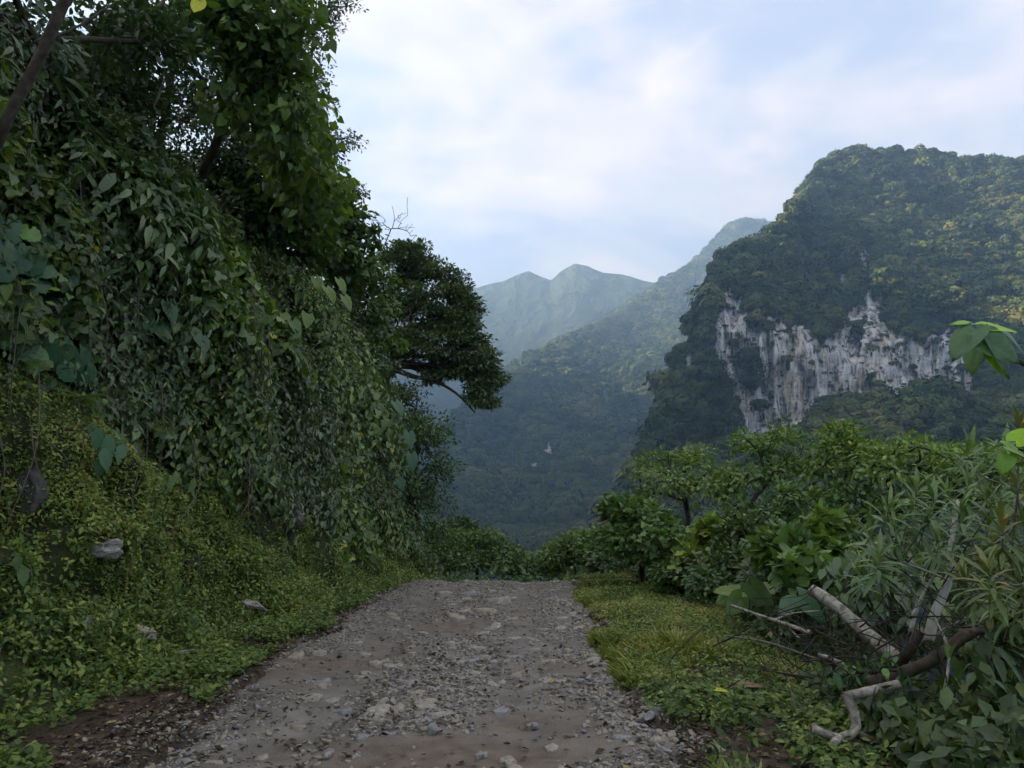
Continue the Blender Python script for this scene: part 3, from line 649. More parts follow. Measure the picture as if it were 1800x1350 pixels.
# ------------------------------------------------------------------ stones
def stone_mesh(seed, flat=.5, ang=.35, sub=2, mat=None, name='stone', rough=.10):
    import bmesh
    bm = bmesh.new(); bmesh.ops.create_icosphere(bm, subdivisions=sub, radius=.5); r = np.random.default_rng(seed)
    V = np.array([v.co for v in bm.verts]); F = np.array([[v.index for v in f.verts] for f in bm.faces]); bm.free()
    for _ in range(9):                                              # chip planes off a pebble
        n = nrm(r.normal(0, 1, 3)); d = r.uniform(.26, .44); h = V@n-d; V = V-np.outer(np.maximum(h, 0), n)*ang*2.2
    V = V*np.array([1, r.uniform(.6, .95), flat])*(1+rough*fbm(V*3+seed, 4, seed)[:, None])
    return make_mesh(name, V, F, mat, smooth=False)
def slab_mesh(seed, mat, name='stone'):
    r = np.random.default_rng(seed); n = r.integers(5, 8); a = np.sort(np.linspace(0, 6.28, n, endpoint=False)+r.normal(0, .22, n)); rr = r.uniform(.34, .55, n)
    ring = np.stack([np.cos(a)*rr, np.sin(a)*rr*r.uniform(.55, .85), 0*a], -1); top = ring*.9; top[:, 2] = .10+r.normal(0, .02, n)+top[:, 0]*r.normal(0, .12)
    mid = ring.copy(); mid[:, 2] = .06; bot = ring*1.02; bot[:, 2] = -.12
    V = np.concatenate([bot, mid, top, [[0, 0, .105+r.normal(0, .012)]]]); k = np.arange(n); k2 = (k+1) % n
    F4 = np.concatenate([np.stack([k, k2, n+k2, n+k], -1), np.stack([n+k, n+k2, 2*n+k2, 2*n+k], -1)]); F3 = np.stack([2*n+k, 2*n+k2, np.full(n, 3*n)], -1)
    return make_mesh(name, V, [F4, F3], mat)
def place(o, p, s, rz, tilt=.08):
    o.location = tuple(float(c) for c in p); o.scale = (float(s),)*3 if np.isscalar(s) else tuple(float(c) for c in s)
    o.rotation_euler = (float(rng.normal(0, tilt)), float(rng.normal(0, tilt)), float(rz)); return o
def road_stones():
    mats = [M['stone'], M['stonetan'], M['stone'], M['stone'], M['stoneblue']]
    slabs = [slab_mesh(200+k, mats[k % 5]) for k in range(16)]; chips = [stone_mesh(300+k, .42, .5, 2, mats[k % 5]) for k in range(12)]
    r = np.random.default_rng(5); made = 0
    def put(me, x, y, s, lift, tilt=.07):
        o = link('stone', me, road); z = float(road_h(np.array([x]), np.array([y]))[0]); place(o, (x, y, z+lift*s), s, r.random()*6.28, tilt)
    # the slabs one can point to
    for px, py, w in [(660, 1163, 42), (645, 1180, 30), (690, 1172, 34), (790, 1133, 46), (900, 1145, 34), (870, 1057, 60), (800, 1085, 40), (940, 1120, 30), (965, 1160, 30), (605, 1245, 36), (665, 1250, 50), (700, 1245, 40), (745, 1243, 46), (770, 1258, 50),
                      (712, 1203, 30), (690, 1213, 22), (760, 1212, 30), (735, 1218, 30), (985, 1103, 30), (955, 1105, 26), (830, 1160, 34), (848, 1150, 30), (905, 1180, 30), (1050, 1150, 30), (985, 1195, 22), (820, 1045, 50), (780, 1042, 40), (850, 1075, 50),
                      (550, 1220, 44), (585, 1222, 30), (640, 1290, 36), (570, 1320, 28), (760, 1283, 34), (845, 1320, 28), (890, 1325, 36), (865, 1195, 30), (810, 1190, 26), (560, 1150, 34), (520, 1158, 30), (870, 1100, 30), (1000, 1140, 22), (935, 1270, 34), (970, 1310, 34), (905, 1350, 40)]:
        p = G(px, py, .0); s = w/FPX*p[1]*1.12; put(slabs[made % 16], p[0], p[1], s, -.01); made += 1
    while made < 290:
        y = 3.6+14*r.random()**1.4; xr = r.choice([r.normal(-.9, .55), r.normal(-1.9, .35), r.uniform(-2.4, .8), r.normal(.6, .25)], p=[.5, .12, .18, .2])
        x = xr+float(xo(y))
        if not -2.5 < xr < .85 or mud(np.array([x]), np.array([y]))[0] > .35: continue
        s = .06+.17*r.random()**2.0
        if r.random() < .9: put(slabs[r.integers(16)], x, y, s*1.25, -.03)
        else: put(chips[r.integers(12)], x, y, s*.8, .10, .3)
        made += 1
    # gravel
    n = 95000; y = 2.6+14.8*r.random(n)**1.3; k = r.random(n)
    xr = np.where(k < .45, r.normal(-.85, .75, n), np.where(k < .62, r.normal(.78, .3, n), np.where(k < .74, r.normal(-2.45, .3, n), r.uniform(-2.75, 1.0, n))))
    x = xr+xo(y); keep = (xr > -2.95) & (xr < 1.22) & (r.random(n) > .9*np.exp(-((xr+1.75)/.36)**2)+.8*np.exp(-((xr+.1)/.30)**2)) & (mud(x, y) < .25+.75*(r.random(n) < .06)) & (fbm(P2(x, y, 1.3), 3, 85) > -.75+.6*r.random(n)-.25)
    x, y = x[keep], y[keep]; n = len(x); s = .008+.045*r.random(n)**3.2+.03*(r.random(n) < .035)
    z = np.maximum(road_h(x, y), ground_h(x, y)-.0)+s*.12
    gm = [M['stone'], M['road'], M['stonetan'], M['stone'], M['road'], M['stoneblue']]; src = [stone_mesh(400+k, .5, .5, 1, gm[k % 6], 'pebble') if k < 5 else slab_mesh(440+k, gm[k % 6], 'pebble') for k in range(12)]
    gn_scatter('gravel', np.stack([x, y, z], -1), np.stack([r.normal(0, .4, n), r.normal(0, .4, n), r.random(n)*6.28], -1), np.repeat(s[:, None], 3, 1)*np.array([1.15, 1.15, .9]), r.integers(0, 12, n), src, 'loose grey gravel strewn over the dirt road', 'gravel')
road_stones()
def loose_rocks():
    L = [(1108, 1160, 26, .75, 'stone', 'rounded pale grey stone largest beside the right grass verge'), (1122, 1148, 26, .5, 'stone', 'flat-topped pale stone just behind the rounded grey stone on the verge edge'),
         (1158, 1193, 24, .9, 'stoneblue', 'pointed blue-grey stone standing upright at the right verge'), (1080, 1125, 26, .4, 'stoneblue', 'low flat blue-grey stone by the right verge farther up the road'),
         (1132, 1165, 14, .8, 'stoneblue', 'small dark stone touching the rounded grey stone'), (1146, 1168, 18, .6, 'stone', 'small pale stone right of the dark one at the verge edge'),
         (1088, 1185, 20, .55, 'stonetan', 'tan brown stone between grey pebbles on the right road edge'), (1075, 1198, 24, .45, 'stoneblue', 'broad dark grey stone below the tan stone on the road edge'),
         (1118, 1206, 22, .4, 'stoneblue', 'flat dark stone near the foot of the upright pointed stone'), (1066, 1160, 16, .7, 'stone', 'little round stone left of the rounded pale stone'),
         (1145, 1256, 20, .5, 'stone', 'pale oval stone lying on bare gravel near the lower right verge'), (1142, 1272, 22, .7, 'stoneblue', 'grey angular stone just below the pale oval stone'),
         (1155, 1310, 26, .5, 'stone', 'white-topped stone among weeds at the lower right road edge'), (1168, 1325, 28, .45, 'stoneblue', 'blue-grey slab beneath the white-topped stone at the road edge'),
         (760, 1283, 28, .6, 'stoneblue', 'grey stone at the corner of the brown mud patch'), (575, 1318, 28, .5, 'rockpale', 'whitish stone at the left tip of the brown mud patch'),
         (939, 1270, 22, .6, 'stoneblue', 'grey stone sunk in the right part of the brown mud patch'), (845, 1320, 26, .6, 'stoneblue', 'dark pointed stone in the middle of the brown mud patch'),
         (892, 1330, 34, .35, 'stone', 'broad flat stone at the bottom of the brown mud patch'), (1260, 1338, 24, .7, 'stone', 'grey stone half hidden in the weeds at the bottom right')]
    for k, (px, py, w, fl, mt, lab) in enumerate(L):
        p = G(px, py, 0.02); z = max(float(road_h(p[0:1], p[1:2])[0]), float(ground_h(p[0:1], p[1:2])[0])); s = w/FPX*p[1]*1.15
        o = link('stone', stone_mesh(500+k, fl, .55, 3, M[mt])); place(o, (p[0], p[1], z+s*fl*.22), s, rng.random()*6.28, .15); tag(o, lab, 'stone')
    r = np.random.default_rng(77); src = [stone_mesh(700+k, r.uniform(.45, .8), .55, 3, M[('stone', 'stoneblue', 'stone', 'stonetan')[k % 4]]) for k in range(8)]
    for k in range(54):
        y = 5.2+9.5*r.random()**1.4; x = float(roadR(np.array([y]))[0])+float(xo(y))+r.normal(-.08, .16); s = .045+.075*r.random()**1.6
        z = max(float(road_h(np.array([x]), np.array([y]))[0]), float(ground_h(np.array([x]), np.array([y]))[0])); o = link('stone', src[k % 8]); place(o, (x, y, z+s*.12), s, r.random()*6.28, .2); tag(o, 'one of the small loose stones strewn along the right edge of the road', 'stone', 'loose stones along the right road edge')
    def on_bank(px, py):      # first hit of the view ray with the bank
        D = np.linspace(4, 24, 900); Q = W(px, py, D); yy = Q[:, 1]; tt = np.linspace(0, 8, 60)
        PB, _ = bank(yy[:, None]+0*tt[None], 0*yy[:, None]+tt[None]); bx = np.array([np.interp(q[2], pb[:, 2], pb[:, 0]) for q, pb in zip(Q, PB)])
        h = np.argmax(Q[:, 0] < bx); return Q[h]
    for k, (px, py, w, sc3, mt, lab) in enumerate([(172, 966, 52, (1.2, .8, .55), 'rockpale', 'pale weathered rock ledge bulging out of the mossy bank'), (505, 915, 52, (.9, .9, 1.5), 'rockdark', 'bare dark grey rock face under the hanging vines'),
                                                (62, 870, 50, (.8, .8, 1.5), 'rockdark', 'dark wet rock in the moss near the left edge'), (335, 988, 26, (1, 1, .9), 'rockdark', 'small brownish rock peeking from the lower bank'),
                                                (143, 1104, 44, (.45, .35, 1.0), 'rockpale', 'white pointed stone standing up from the ground cover'), (245, 1112, 54, (1.3, .4, .28), 'stonetan', 'long yellowish stone lying in the ground cover'),
                                                (445, 1066, 30, (1.1, .8, .5), 'rockpale', 'small white stone among green leaves left of the road'), (320, 1152, 44, (1.2, .8, .3), 'stone', 'flat grey stone by a dark hollow at the left road edge'),
                                                (45, 850, 30, (.8, .7, 1.3), 'rockdark', 'thin dark rock slab above the wet rock in the moss'), (450, 990, 18, (1, .8, .7), 'rockpale', 'tiny bluish white rock chip low on the bank')]):
        p = on_bank(px, py); s = w/FPX*p[1]*1.25
        o = link('rock', stone_mesh(600+k, 1.0, .6, 4, M[mt], 'rock', .42)); place(o, p+nrm(CAM-p)*(.03 if k in (0, 1, 2, 3, 8) else .13), [s*c for c in sc3], rng.random()*.6, .2); tag(o, lab, 'rock')
loose_rocks()

# ================================================================== VEGETATION ON THE BANK
def cover_left():
    r = rng; lv = Leaves()
    # small creeping leaves: dense on the lower bank and the verge, patchy higher up
    n = 205000; y = 4.6+16*r.random(n)**1.55; t = 5.9*r.random(n)**1.0
    P, Nn = bank(y, t); zv = np.interp(y, [6, 8, 13, 18], [3.6, 3.1, 2.4, 1.9])
    patch = fbm(P*np.array([.9, .9, .9]), 3, 101); keep = (patch > -.62+.25*r.random(n)+.06*(P[:, 2] > .9)) & (P[:, 2] < zv+.5*patch+.2*r.random(n)) & (P[:, 2] > .02)
    keep &= ~((t < .9) & (r.random(n) < .45))
    P, Nn, patch, y, t = P[keep], Nn[keep], patch[keep], y[keep], t[keep]; n = len(P)
    P = P+Nn*(.02+.07*r.random(n)**1.6)[:, None]+r.normal(0, .015, (n, 3))
    nm = nrm(Nn*.7+np.array([.25, -.1, .8])+r.normal(0, .36, (n, 3))); ax = nrm(r.normal(0, 1, (n, 3))+Nn*.5+np.array([0, 0, -.5]))
    ye = fbm(P*.55, 3, 103); ti = np.clip(.46+.40*ye+.10*(P[:, 2] > 1)+r.normal(0, .17, n), 0, .93); ti = np.where(r.random(n) < .012, 1, ti)
    lv.add('rhomb', P, ax, nm, r.uniform(.022, .05, n)*(1+.35*(patch > .3)), ti, r.uniform(.9, 1.7, n))
    # a scatter of broader weeds
    m = 6200; y = 4.3+16*r.random(m)**1.4; t = .6+3.6*r.random(m); P, Nn = bank(y, t)
    P = P+Nn*(.05+.08*r.random(m))[:, None]; k = 4
    P = np.repeat(P, k, 0)+r.normal(0, .03, (m*k, 3)); Nn = np.repeat(Nn, k, 0)
    lv.add('oval', P, nrm(r.normal(0, 1, (m*k, 3))+np.array([.2, 0, -.3])), nrm(Nn*.4+np.array([.2, -.2, .9])+r.normal(0, .35, (m*k, 3))), r.uniform(.035, .08, m*k), np.clip(np.repeat(r.uniform(.15, .9, m), k), 0, 1))
    lv.build('ground_cover', None, M['cover'])
    o = bpy.data.objects['ground_cover']; tag(o, 'small-leaved green ground cover creeping over the lower bank and left verge', 'ground cover', kind='stuff')
cover_left()
def verge_weeds_left():
    lv = Leaves(); n = 30000; r = rng; y = 4.2+15.5*r.random(n)**1.3; rl = roadL(y); xr = rl-.12-np.abs(r.normal(0, .55, n)); x = xr+xo(y)
    dens = fbm(P2(x, y, 1.4), 3, 111); keep = dens+np.interp(y, [4, 7, 9], [-.35, .05, .5])+.6*(rl-xr) > .1+.3*r.random(n); x, y = x[keep], y[keep]; n = len(x)
    P = np.stack([x, y, ground_h(x, y)+.02+.09*r.random(n)], -1)
    lv.add('rhomb', P, nrm(r.normal(0, 1, (n, 3))*np.array([1, 1, .4])), nrm(np.array([.1, -.2, 1])+r.normal(0, .4, (n, 3))), r.uniform(.03, .065, n), np.clip(r.normal(.5, .17, n), 0, .93), r.uniform(1, 1.7, n))
    o = lv.build('verge_weeds', None, M['cover']); tag(o, 'low leafy weeds along the left edge of the road', 'weeds', kind='stuff')
verge_weeds_left()

def bank_pts(n, y0, y1, t0, t1):
    y = rng.uniform(y0, y1, n); t = rng.uniform(t0, t1, n); return bank(y, t)
SECOND = [('lance', .26, 2.0), ('oval', .17, .7), ('lobed', .17, 1.0), ('lance', .20, 1.4)]
def bank_plant(name, label, cat, y0, y1, t0, t1, nspray, k, kind, size, length, mat, droop=.6, tint=(.15, .75), nobj=90, group=None, lift=0.0, wid=1.0, mixk=None):
    size = size*1.3; k = max(6, int(k*.85))
    P, Nn = bank_pts(int(nspray*1.25), y0, y1, t0, t1); dens = fbm(P*.8, 3, sum(map(ord, label)) % 1000); keep = dens > -.22; P, Nn = P[keep], Nn[keep]
    th = thing(name, label, cat, bank(np.array([(y0+y1)/2]), np.array([t0]))[0][0], group)
    out = nrm(Nn*1.0+np.array([.25, -.25, .55])+rng.normal(0, .45, P.shape)); lv = Leaves(); lines = []
    L = length*rng.uniform(.5, 1.3, len(P))*(1+.25*dens[keep]); P = P+Nn*lift*rng.random((len(P), 1))
    sprays(lv, P-Nn*.1, out, L, k, kind, size, droop, tint, lines, wid)
    ks = [q for q in ('oval', 'heart', 'lobed', 'lance') if q != kind]; ns = nspray//3
    P3, N3 = bank_pts(ns, y0, y1, t0, t1); sprays(lv, P3, nrm(N3+np.array([.3, -.3, .3])+rng.normal(0, .5, P3.shape)), length*rng.uniform(.5, 1.2, ns), 7, *SECOND[len(label) % 4][:2], droop, (.2, .95), lines, SECOND[len(label) % 4][2])
    if mixk:        # second, smaller leaf mixed in close to the bank
        P2_, N2_ = bank_pts(nspray, y0, y1, t0, t1); lv.add(mixk[0], P2_+N2_*(.05+.25*rng.random((nspray, 1))), nrm(rng.normal(0, .6, P2_.shape)+np.array([.2, 0, -.8])), nrm(N2_+np.array([0, -.2, .5])+rng.normal(0, .4, P2_.shape)), mixk[1]*rng.uniform(.6, 1.3, nspray), rng.uniform(0, .5, nspray))
    lv.build('foliage', th, mat, nobj, 'leaf', stuff=True)
    link('stem', tubes_mesh('stem', lines[::2], M['bark'], base_of(th), 3, False), th)['kind'] = 'stuff'
    return th
BP = bank_plant
# lower row, near to far
BP('hanging_vine', 'heart-leaved vine hanging beside the round leaves at the left edge', 'vine', 5.6, 8.0, 5.4, 7.0, 420, 9, 'heart', .085, .65, M['vine'], .8, (.05, .5), 120)
BP('hanging_vine', 'dark oval-leaved vine over the black hollow left of centre bank', 'vine', 7.6, 9.8, 4.9, 6.6, 420, 11, 'oval', .11, .75, M['blue'], .8, (.1, .7), 120)
BP('hanging_vine', 'drooping pointed-leaf shrub spilling down mid bank above the fern', 'vine', 9.2, 11.6, 4.4, 6.4, 430, 12, 'oval', .13, .85, M['vine'], .9, (.1, .6), 120)
BP('hanging_vine', 'green vine curtain falling left of the bare grey rock', 'vine', 11.2, 13.2, 4.0, 6.4, 430, 12, 'oval', .12, .9, M['blue'], 1.0, (.2, .9), 120)
BP('hanging_vine', 'narrow ivy column climbing above the bare grey rock', 'vine', 13.0, 14.4, 3.6, 6.4, 420, 12, 'heart', .085, .7, M['blue'], .9, (.2, .8), 120)
BP('hanging_vine', 'pale feathery vine curtain hanging right of the bare grey rock', 'vine', 14.2, 16.6, 2.9, 6.2, 560, 14, 'oval', .095, 1.0, M['vine'], 1.1, (.3, .8), 120, wid=.75)
BP('hanging_vine', 'dark leafy vine wall near the far end of the bank', 'vine', 16.4, 19.0, 2.6, 6.2, 600, 12, 'oval', .12, .9, M['vine'], .9, (.1, .65), 90)
BP('hanging_vine', 'dense bush of drooping leaves where the bank ends', 'vine', 18.8, 21.8, 2.2, 6.4, 760, 12, 'oval', .13, 1.1, M['bush'], .8, (.1, .6), 60)
# upper row
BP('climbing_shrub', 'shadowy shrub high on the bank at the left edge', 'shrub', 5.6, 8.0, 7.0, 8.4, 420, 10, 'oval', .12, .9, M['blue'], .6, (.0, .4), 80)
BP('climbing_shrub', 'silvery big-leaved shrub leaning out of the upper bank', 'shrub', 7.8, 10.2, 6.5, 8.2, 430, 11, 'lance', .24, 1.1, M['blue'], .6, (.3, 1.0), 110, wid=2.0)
BP('climbing_shrub', 'broad-leaved vine heap jutting from the middle of the bank', 'shrub', 9.6, 12.4, 6.2, 7.9, 520, 9, 'heart', .17, 1.05, M['vine'], .55, (.25, .8), 150)
BP('climbing_shrub', 'bright lobed-leaf shrub in front of the vine heap', 'shrub', 12.0, 14.4, 6.0, 7.8, 430, 10, 'lobed', .19, 1.1, M['bright'], .6, (.1, .6), 110)
BP('climbing_shrub', 'tangle of pointed leaves below the sky gap in the canopy', 'shrub', 14.0, 16.5, 6.0, 8.0, 560, 11, 'oval', .13, 1.1, M['vine'], .7, (.15, .7), 110)
BP('climbing_shrub', 'vine-smothered shrub on the bank shoulder left of the big tree', 'shrub', 16.2, 19.2, 5.8, 8.1, 760, 11, 'heart', .15, 1.1, M['vine'], .8, (.15, .75), 110)
BP('climbing_shrub', 'dark vine-covered hump beside the bare twigs of the big tree', 'shrub', 18.8, 22.0, 5.8, 8.2, 760, 11, 'oval', .13, 1.1, M['vine'], .8, (.05, .5), 60)
def hanging_roots():
    n = 260; P, Nn = bank_pts(n, 6, 19, 4.2, 7.5); lines = []
    for p, q in zip(P, Nn):
        L = rng.uniform(.4, 1.6); a = p+q*rng.uniform(.1, .45); lines.append((smooth_path([a, a+np.array([rng.normal(.04, .08), rng.normal(0, .12), -L*.5]), a+np.array([rng.normal(.05, .12), rng.normal(0, .25), -L])], 4), np.linspace(.007, .003, 9)*rng.uniform(.5, 1.5)))
    o = link('hanging_stalks', tubes_mesh('hanging_stalks', lines, M['twig'], np.zeros(3), 4, False)); tag(o, 'thin dry stalks and roots dangling down the bank face', 'stalks', kind='stuff')
hanging_roots()
def bare_sticks():
    for lab, pts in [('long pale bare stick arching down through the upper bank', [(190, 210, 9.5), (250, 265, 9.3), (290, 330, 9.1), (312, 400, 9.0)]), ('thin bare stick slanting up to the right mid bank', [(480, 668, 12.2), (520, 640, 12.4), (560, 602, 12.8)]),
                     ('dark bare branch running across the top left corner', [(60, 75, 5.8), (130, 50, 6.2), (200, 5, 6.8)]), ('thin bare twig rising through the leaves below the sky gap', [(270, 190, 9.4), (285, 150, 9.6), (305, 95, 9.8)])]:
        q = smooth_path([W(*p) for p in pts], 6, .006); o = link('bare_stick', tubes_mesh('bare_stick', [(q, np.linspace(.016, .007, len(q)))], M['twig'] if 'dark' not in lab else M['bark'], q[0], 6), None, q[0]); tag(o, lab, 'stick')
bare_sticks()
def yellow_leaf():
    p = W(350, 2, 8.2); V, F = T['ear']; s = 32/FPX*8.2; o = link('yellow_leaf', make_mesh('yellow_leaf', V, F, M['yellow'], {'tint': np.full(len(V), .7)}, smooth=True)); o.location = p; o.scale = (s, s, s)
    o.rotation_euler = (R(-100), R(8), R(12)); tag(o, 'single yellow spotted leaf hanging at the top of the canopy', 'leaf')
yellow_leaf()
def bank_filler():
    lv = Leaves(); n = 42000; y = rng.uniform(5, 22.5, n); t = 2.6+6.4*rng.random(n); P, Nn = bank(y, t)
    zv = np.interp(y, [6, 8, 13, 18], [3.0, 2.7, 2.2, 1.5]); k = P[:, 2] > zv+.3*rng.normal(0, 1, n); P, Nn = P[k], Nn[k]; n = len(P)
    P = P+Nn*(.02+.5*rng.random(n))[:, None]
    lv.add('rhomb', P, nrm(rng.normal(0, .7, (n, 3))+np.array([.3, 0, -.7])), nrm(Nn*.8+np.array([.1, -.3, .6])+rng.normal(0, .45, (n, 3))), rng.uniform(.05, .13, n), np.clip(rng.normal(.4, .25, n), 0, .95))
    # bare hanging roots and stalks
    o = lv.build('bank_undergrowth', None, M['under']); tag(o, 'dark tangled undergrowth filling the bank between the vines', 'undergrowth', kind='stuff')
bank_filler()

# round-leaved plants on the left edge
def ray_bank(px, py):
    D = np.linspace(4, 24, 700); Q = W(px, py, D); tt = np.linspace(0, 9, 60)
    PB, _ = bank(Q[:, 1][:, None]+0*tt[None], 0*Q[:, 1][:, None]+tt[None]); bx = np.array([np.interp(q[2], pb[:, 2], pb[:, 0]) for q, pb in zip(Q, PB)])
    h = np.argmax(Q[:, 0] < bx+.02); return Q[h if h else 300]
def round_plant(label, spots, cat='plant', kind='round', mat='round', name='round_leaf_plant', out=.45, face=(.55, -.65, .45), nobj=60, dn=(.1, 0, -1)):
    ws = []
    for px, py, w, ti in spots:
        p = ray_bank(px, py); d = np.linalg.norm(p-CAM); p = CAM+(p-CAM)*(1-out/d); ws.append((p, w/FPX*p[1], ti))
    base = ray_bank(np.mean([s[0] for s in spots]), np.mean([s[1] for s in spots])+20)
    th = thing(name, label, cat, base); lv = Leaves(); lines = []
    for p, s, ti in ws:
        ax = nrm(np.array(dn)+rng.normal(0, .22, 3)); lv.add(kind, p[None]-ax*s*(.0 if kind == 'round' else .35), ax, nrm(np.array(face)+rng.normal(0, .18, 3)), s, ti)
        q = base+rng.normal(0, .05, 3); lines.append((smooth_path([q, (q+p)/2+np.array([0, 0, .08]), p-np.array([.01, 0, 0])], 5), np.linspace(.009, .004, 11)))
    lv.build('foliage', th, M[mat], nobj); link('stem', tubes_mesh('stem', lines, M['twig'], base, 5), th)['kind'] = 'stuff'; return th
round_plant('cluster of large round crinkled dark leaves at the left edge', [(10, 395, 62, .3), (52, 405, 40, .9), (78, 410, 62, .2), (8, 436, 48, .2), (28, 446, 60, .15), (58, 455, 52, .3), (60, 485, 60, .25), (108, 480, 58, .25), (158, 440, 52, .2), (40, 520, 40, .3), (100, 528, 50, .15), (75, 470, 44, .3), (130, 500, 40, .2), (5, 470, 45, .2)])
round_plant('lower cluster of green round leaves with pale veins near left edge', [(40, 594, 54, .55), (55, 622, 56, .7), (105, 613, 58, .45), (18, 585, 34, .6), (140, 625, 42, .3), (150, 655, 44, .3), (8, 600, 24, .8), (120, 650, 36, .4)])
round_plant('three dull green lobed leaves in the dark middle of the bank', [(232, 553, 52, .3), (255, 560, 40, .5), (280, 575, 48, .4), (240, 580, 46, .1), (300, 545, 36, .3)], kind='ear', dn=(.6, 0, -.8))
round_plant('bright five-leaved sprig at the left edge under the round leaves', [(12, 505, 42, .7), (28, 498, 34, .8), (35, 518, 40, .9), (20, 525, 34, .7), (45, 510, 32, .8)], kind='oval', mat='bright', name='leafy_sprig', dn=(.2, 0, -1))
round_plant('pale heart leaves of a thin climber dangling by the round leaves', [(18, 470, 18, .9), (30, 474, 16, .8), (55, 495, 20, .9), (95, 505, 16, .8), (112, 522, 20, .7), (130, 540, 22, .8), (140, 558, 20, .9), (160, 520, 16, .7), (165, 510, 14, .6), (190, 480, 18, .8), (205, 470, 16, .7), (225, 500, 18, .6), (200, 545, 18, .5), (163, 530, 16, .6), (240, 510, 16, .7)], kind='heart', mat='bright', name='climber', dn=(.1, 0, -1))
round_plant('broad upright leaves growing from the middle of the mossy bank', [(170, 765, 44, .4), (190, 780, 52, .5), (205, 770, 50, .6), (185, 800, 46, .3), (176, 815, 40, .3), (215, 790, 40, .3)], kind='oval', mat='round', name='broad_leaf_plant', dn=(.1, 0, -1))
round_plant('small rosette of pointed leaves low on the mossy bank', [(290, 835, 30, .6), (300, 845, 34, .7), (285, 848, 30, .5), (310, 835, 26, .6)], kind='oval', mat='bright', name='broad_leaf_plant')
round_plant('broad bright leaf pair among the ground cover above the road', [(312, 1030, 22, .9), (318, 1022, 16, .8)], kind='oval', mat='bright', name='broad_leaf_plant', out=.12)
round_plant('fresh light green leaf pair beside the white pointed stone', [(188, 1083, 24, .8), (200, 1080, 26, .5)], kind='oval', mat='bright', name='broad_leaf_plant', out=.12)
round_plant('long pointed leaves on the bank at the far left above the ground cover', [(40, 1005, 40, .5), (30, 985, 30, .4), (48, 990, 30, .5)], kind='oval', mat='bright', name='broad_leaf_plant', out=.15)
round_plant('pale big-leaved plant high at the far end of the bank', [(680, 722, 27, 0.42), (700, 715, 27, 0.36), (665, 735, 24, 0.36), (690, 740, 24, 0.30), (650, 760, 24, 0.36), (640, 790, 27, 0.42), (720, 770, 27, 0.24), (655, 815, 24, 0.24), (725, 810, 31, 0.24), (705, 850, 21, 0.24)], kind='ear', mat='round', name='broad_leaf_plant', out=.9, dn=(.5, 0, -.7))
round_plant('broad heart leaves spilling over the upper left bank', [(300, 420, 34, .5), (325, 432, 38, .6), (345, 450, 34, .4), (310, 450, 30, .5), (335, 475, 36, .6), (360, 430, 30, .7)], kind='ear', mat='vine', name='broad_leaf_plant', out=.9, dn=(.5, 0, -.9))
round_plant('pale broad leaves on the jutting vine heap mid bank', [(395, 480, 38, .8), (420, 470, 34, .7), (440, 495, 40, .75), (410, 510, 36, .6), (450, 520, 34, .9), (430, 540, 36, .7), (400, 540, 30, .6)], kind='ear', mat='vine', name='broad_leaf_plant', out=1.1, dn=(.5, 0, -.9))
round_plant('drooping cluster of long pointed leaves in mid bank', [(330, 590, 40, .5), (345, 585, 40, .6), (360, 600, 40, .5), (350, 620, 36, .4), (320, 625, 36, .4), (312, 605, 34, .5), (372, 622, 32, .6)], kind='oval', mat='blue', name='broad_leaf_plant', out=.7, dn=(.3, 0, -1))
round_plant('light green leafy clump beside the slanting bare stick', [(500, 560, 32, .8), (520, 575, 34, .7), (540, 560, 30, .8), (515, 600, 32, .7), (490, 585, 28, .6)], kind='heart', mat='bright', name='broad_leaf_plant', out=1.0, dn=(.4, 0, -1))
round_plant('cluster of large bright green leaves near the bank shoulder', [(560, 500, 30, .7), (580, 515, 32, .8), (600, 500, 28, .6), (575, 540, 30, .7), (610, 530, 28, .6)], kind='ear', mat='bright', name='broad_leaf_plant', out=1.2, dn=(.5, 0, -.9))
def ferns():
    for lab, px, py, n, s, ti, mt in [('bright yellow-green fern tuft between the round leaf clusters', 92, 572, 6, .26, .9, 'bright'), ('pale green fern at the left edge above the moss', 25, 640, 7, .28, .85, 'bright'),
                                  ('yellowish fern frond sticking out over the mossy bank', 235, 748, 5, .36, .9, 'bright'), ('dark palm-like fern right of the mossy bank middle', 415, 815, 8, .38, .3, 'round'), ('green fern fan on the moss left of the broad upright leaves', 130, 700, 7, .30, .7, 'bright'), ('drooping fern under the vine curtain in mid bank', 300, 790, 7, .32, .5, 'bright'), ('small fern on the bank below the vine curtain', 370, 905, 6, .26, .6, 'bright')]:
        p = ray_bank(px, py); p = p+np.array([.12, -.05, 0]); th = thing('fern', lab, 'fern', p); lv = Leaves()
        a = rng.uniform(-.4, 1.6, n)*1.6; ax = np.stack([np.cos(a)*.8, -np.abs(np.sin(a))*.7, rng.uniform(-.5, .3, n)], -1)
        lv.add('fern', np.repeat(p[None], n, 0), ax, np.stack([np.full(n, .25), np.full(n, -.35), np.full(n, .9)], -1)+rng.normal(0, .15, (n, 3)), s*rng.uniform(.8, 1.2, n), np.clip(ti+rng.normal(0, .06, n), 0, 1)); lv.build('frond', th, M[mt], 20, 'frond')
ferns()

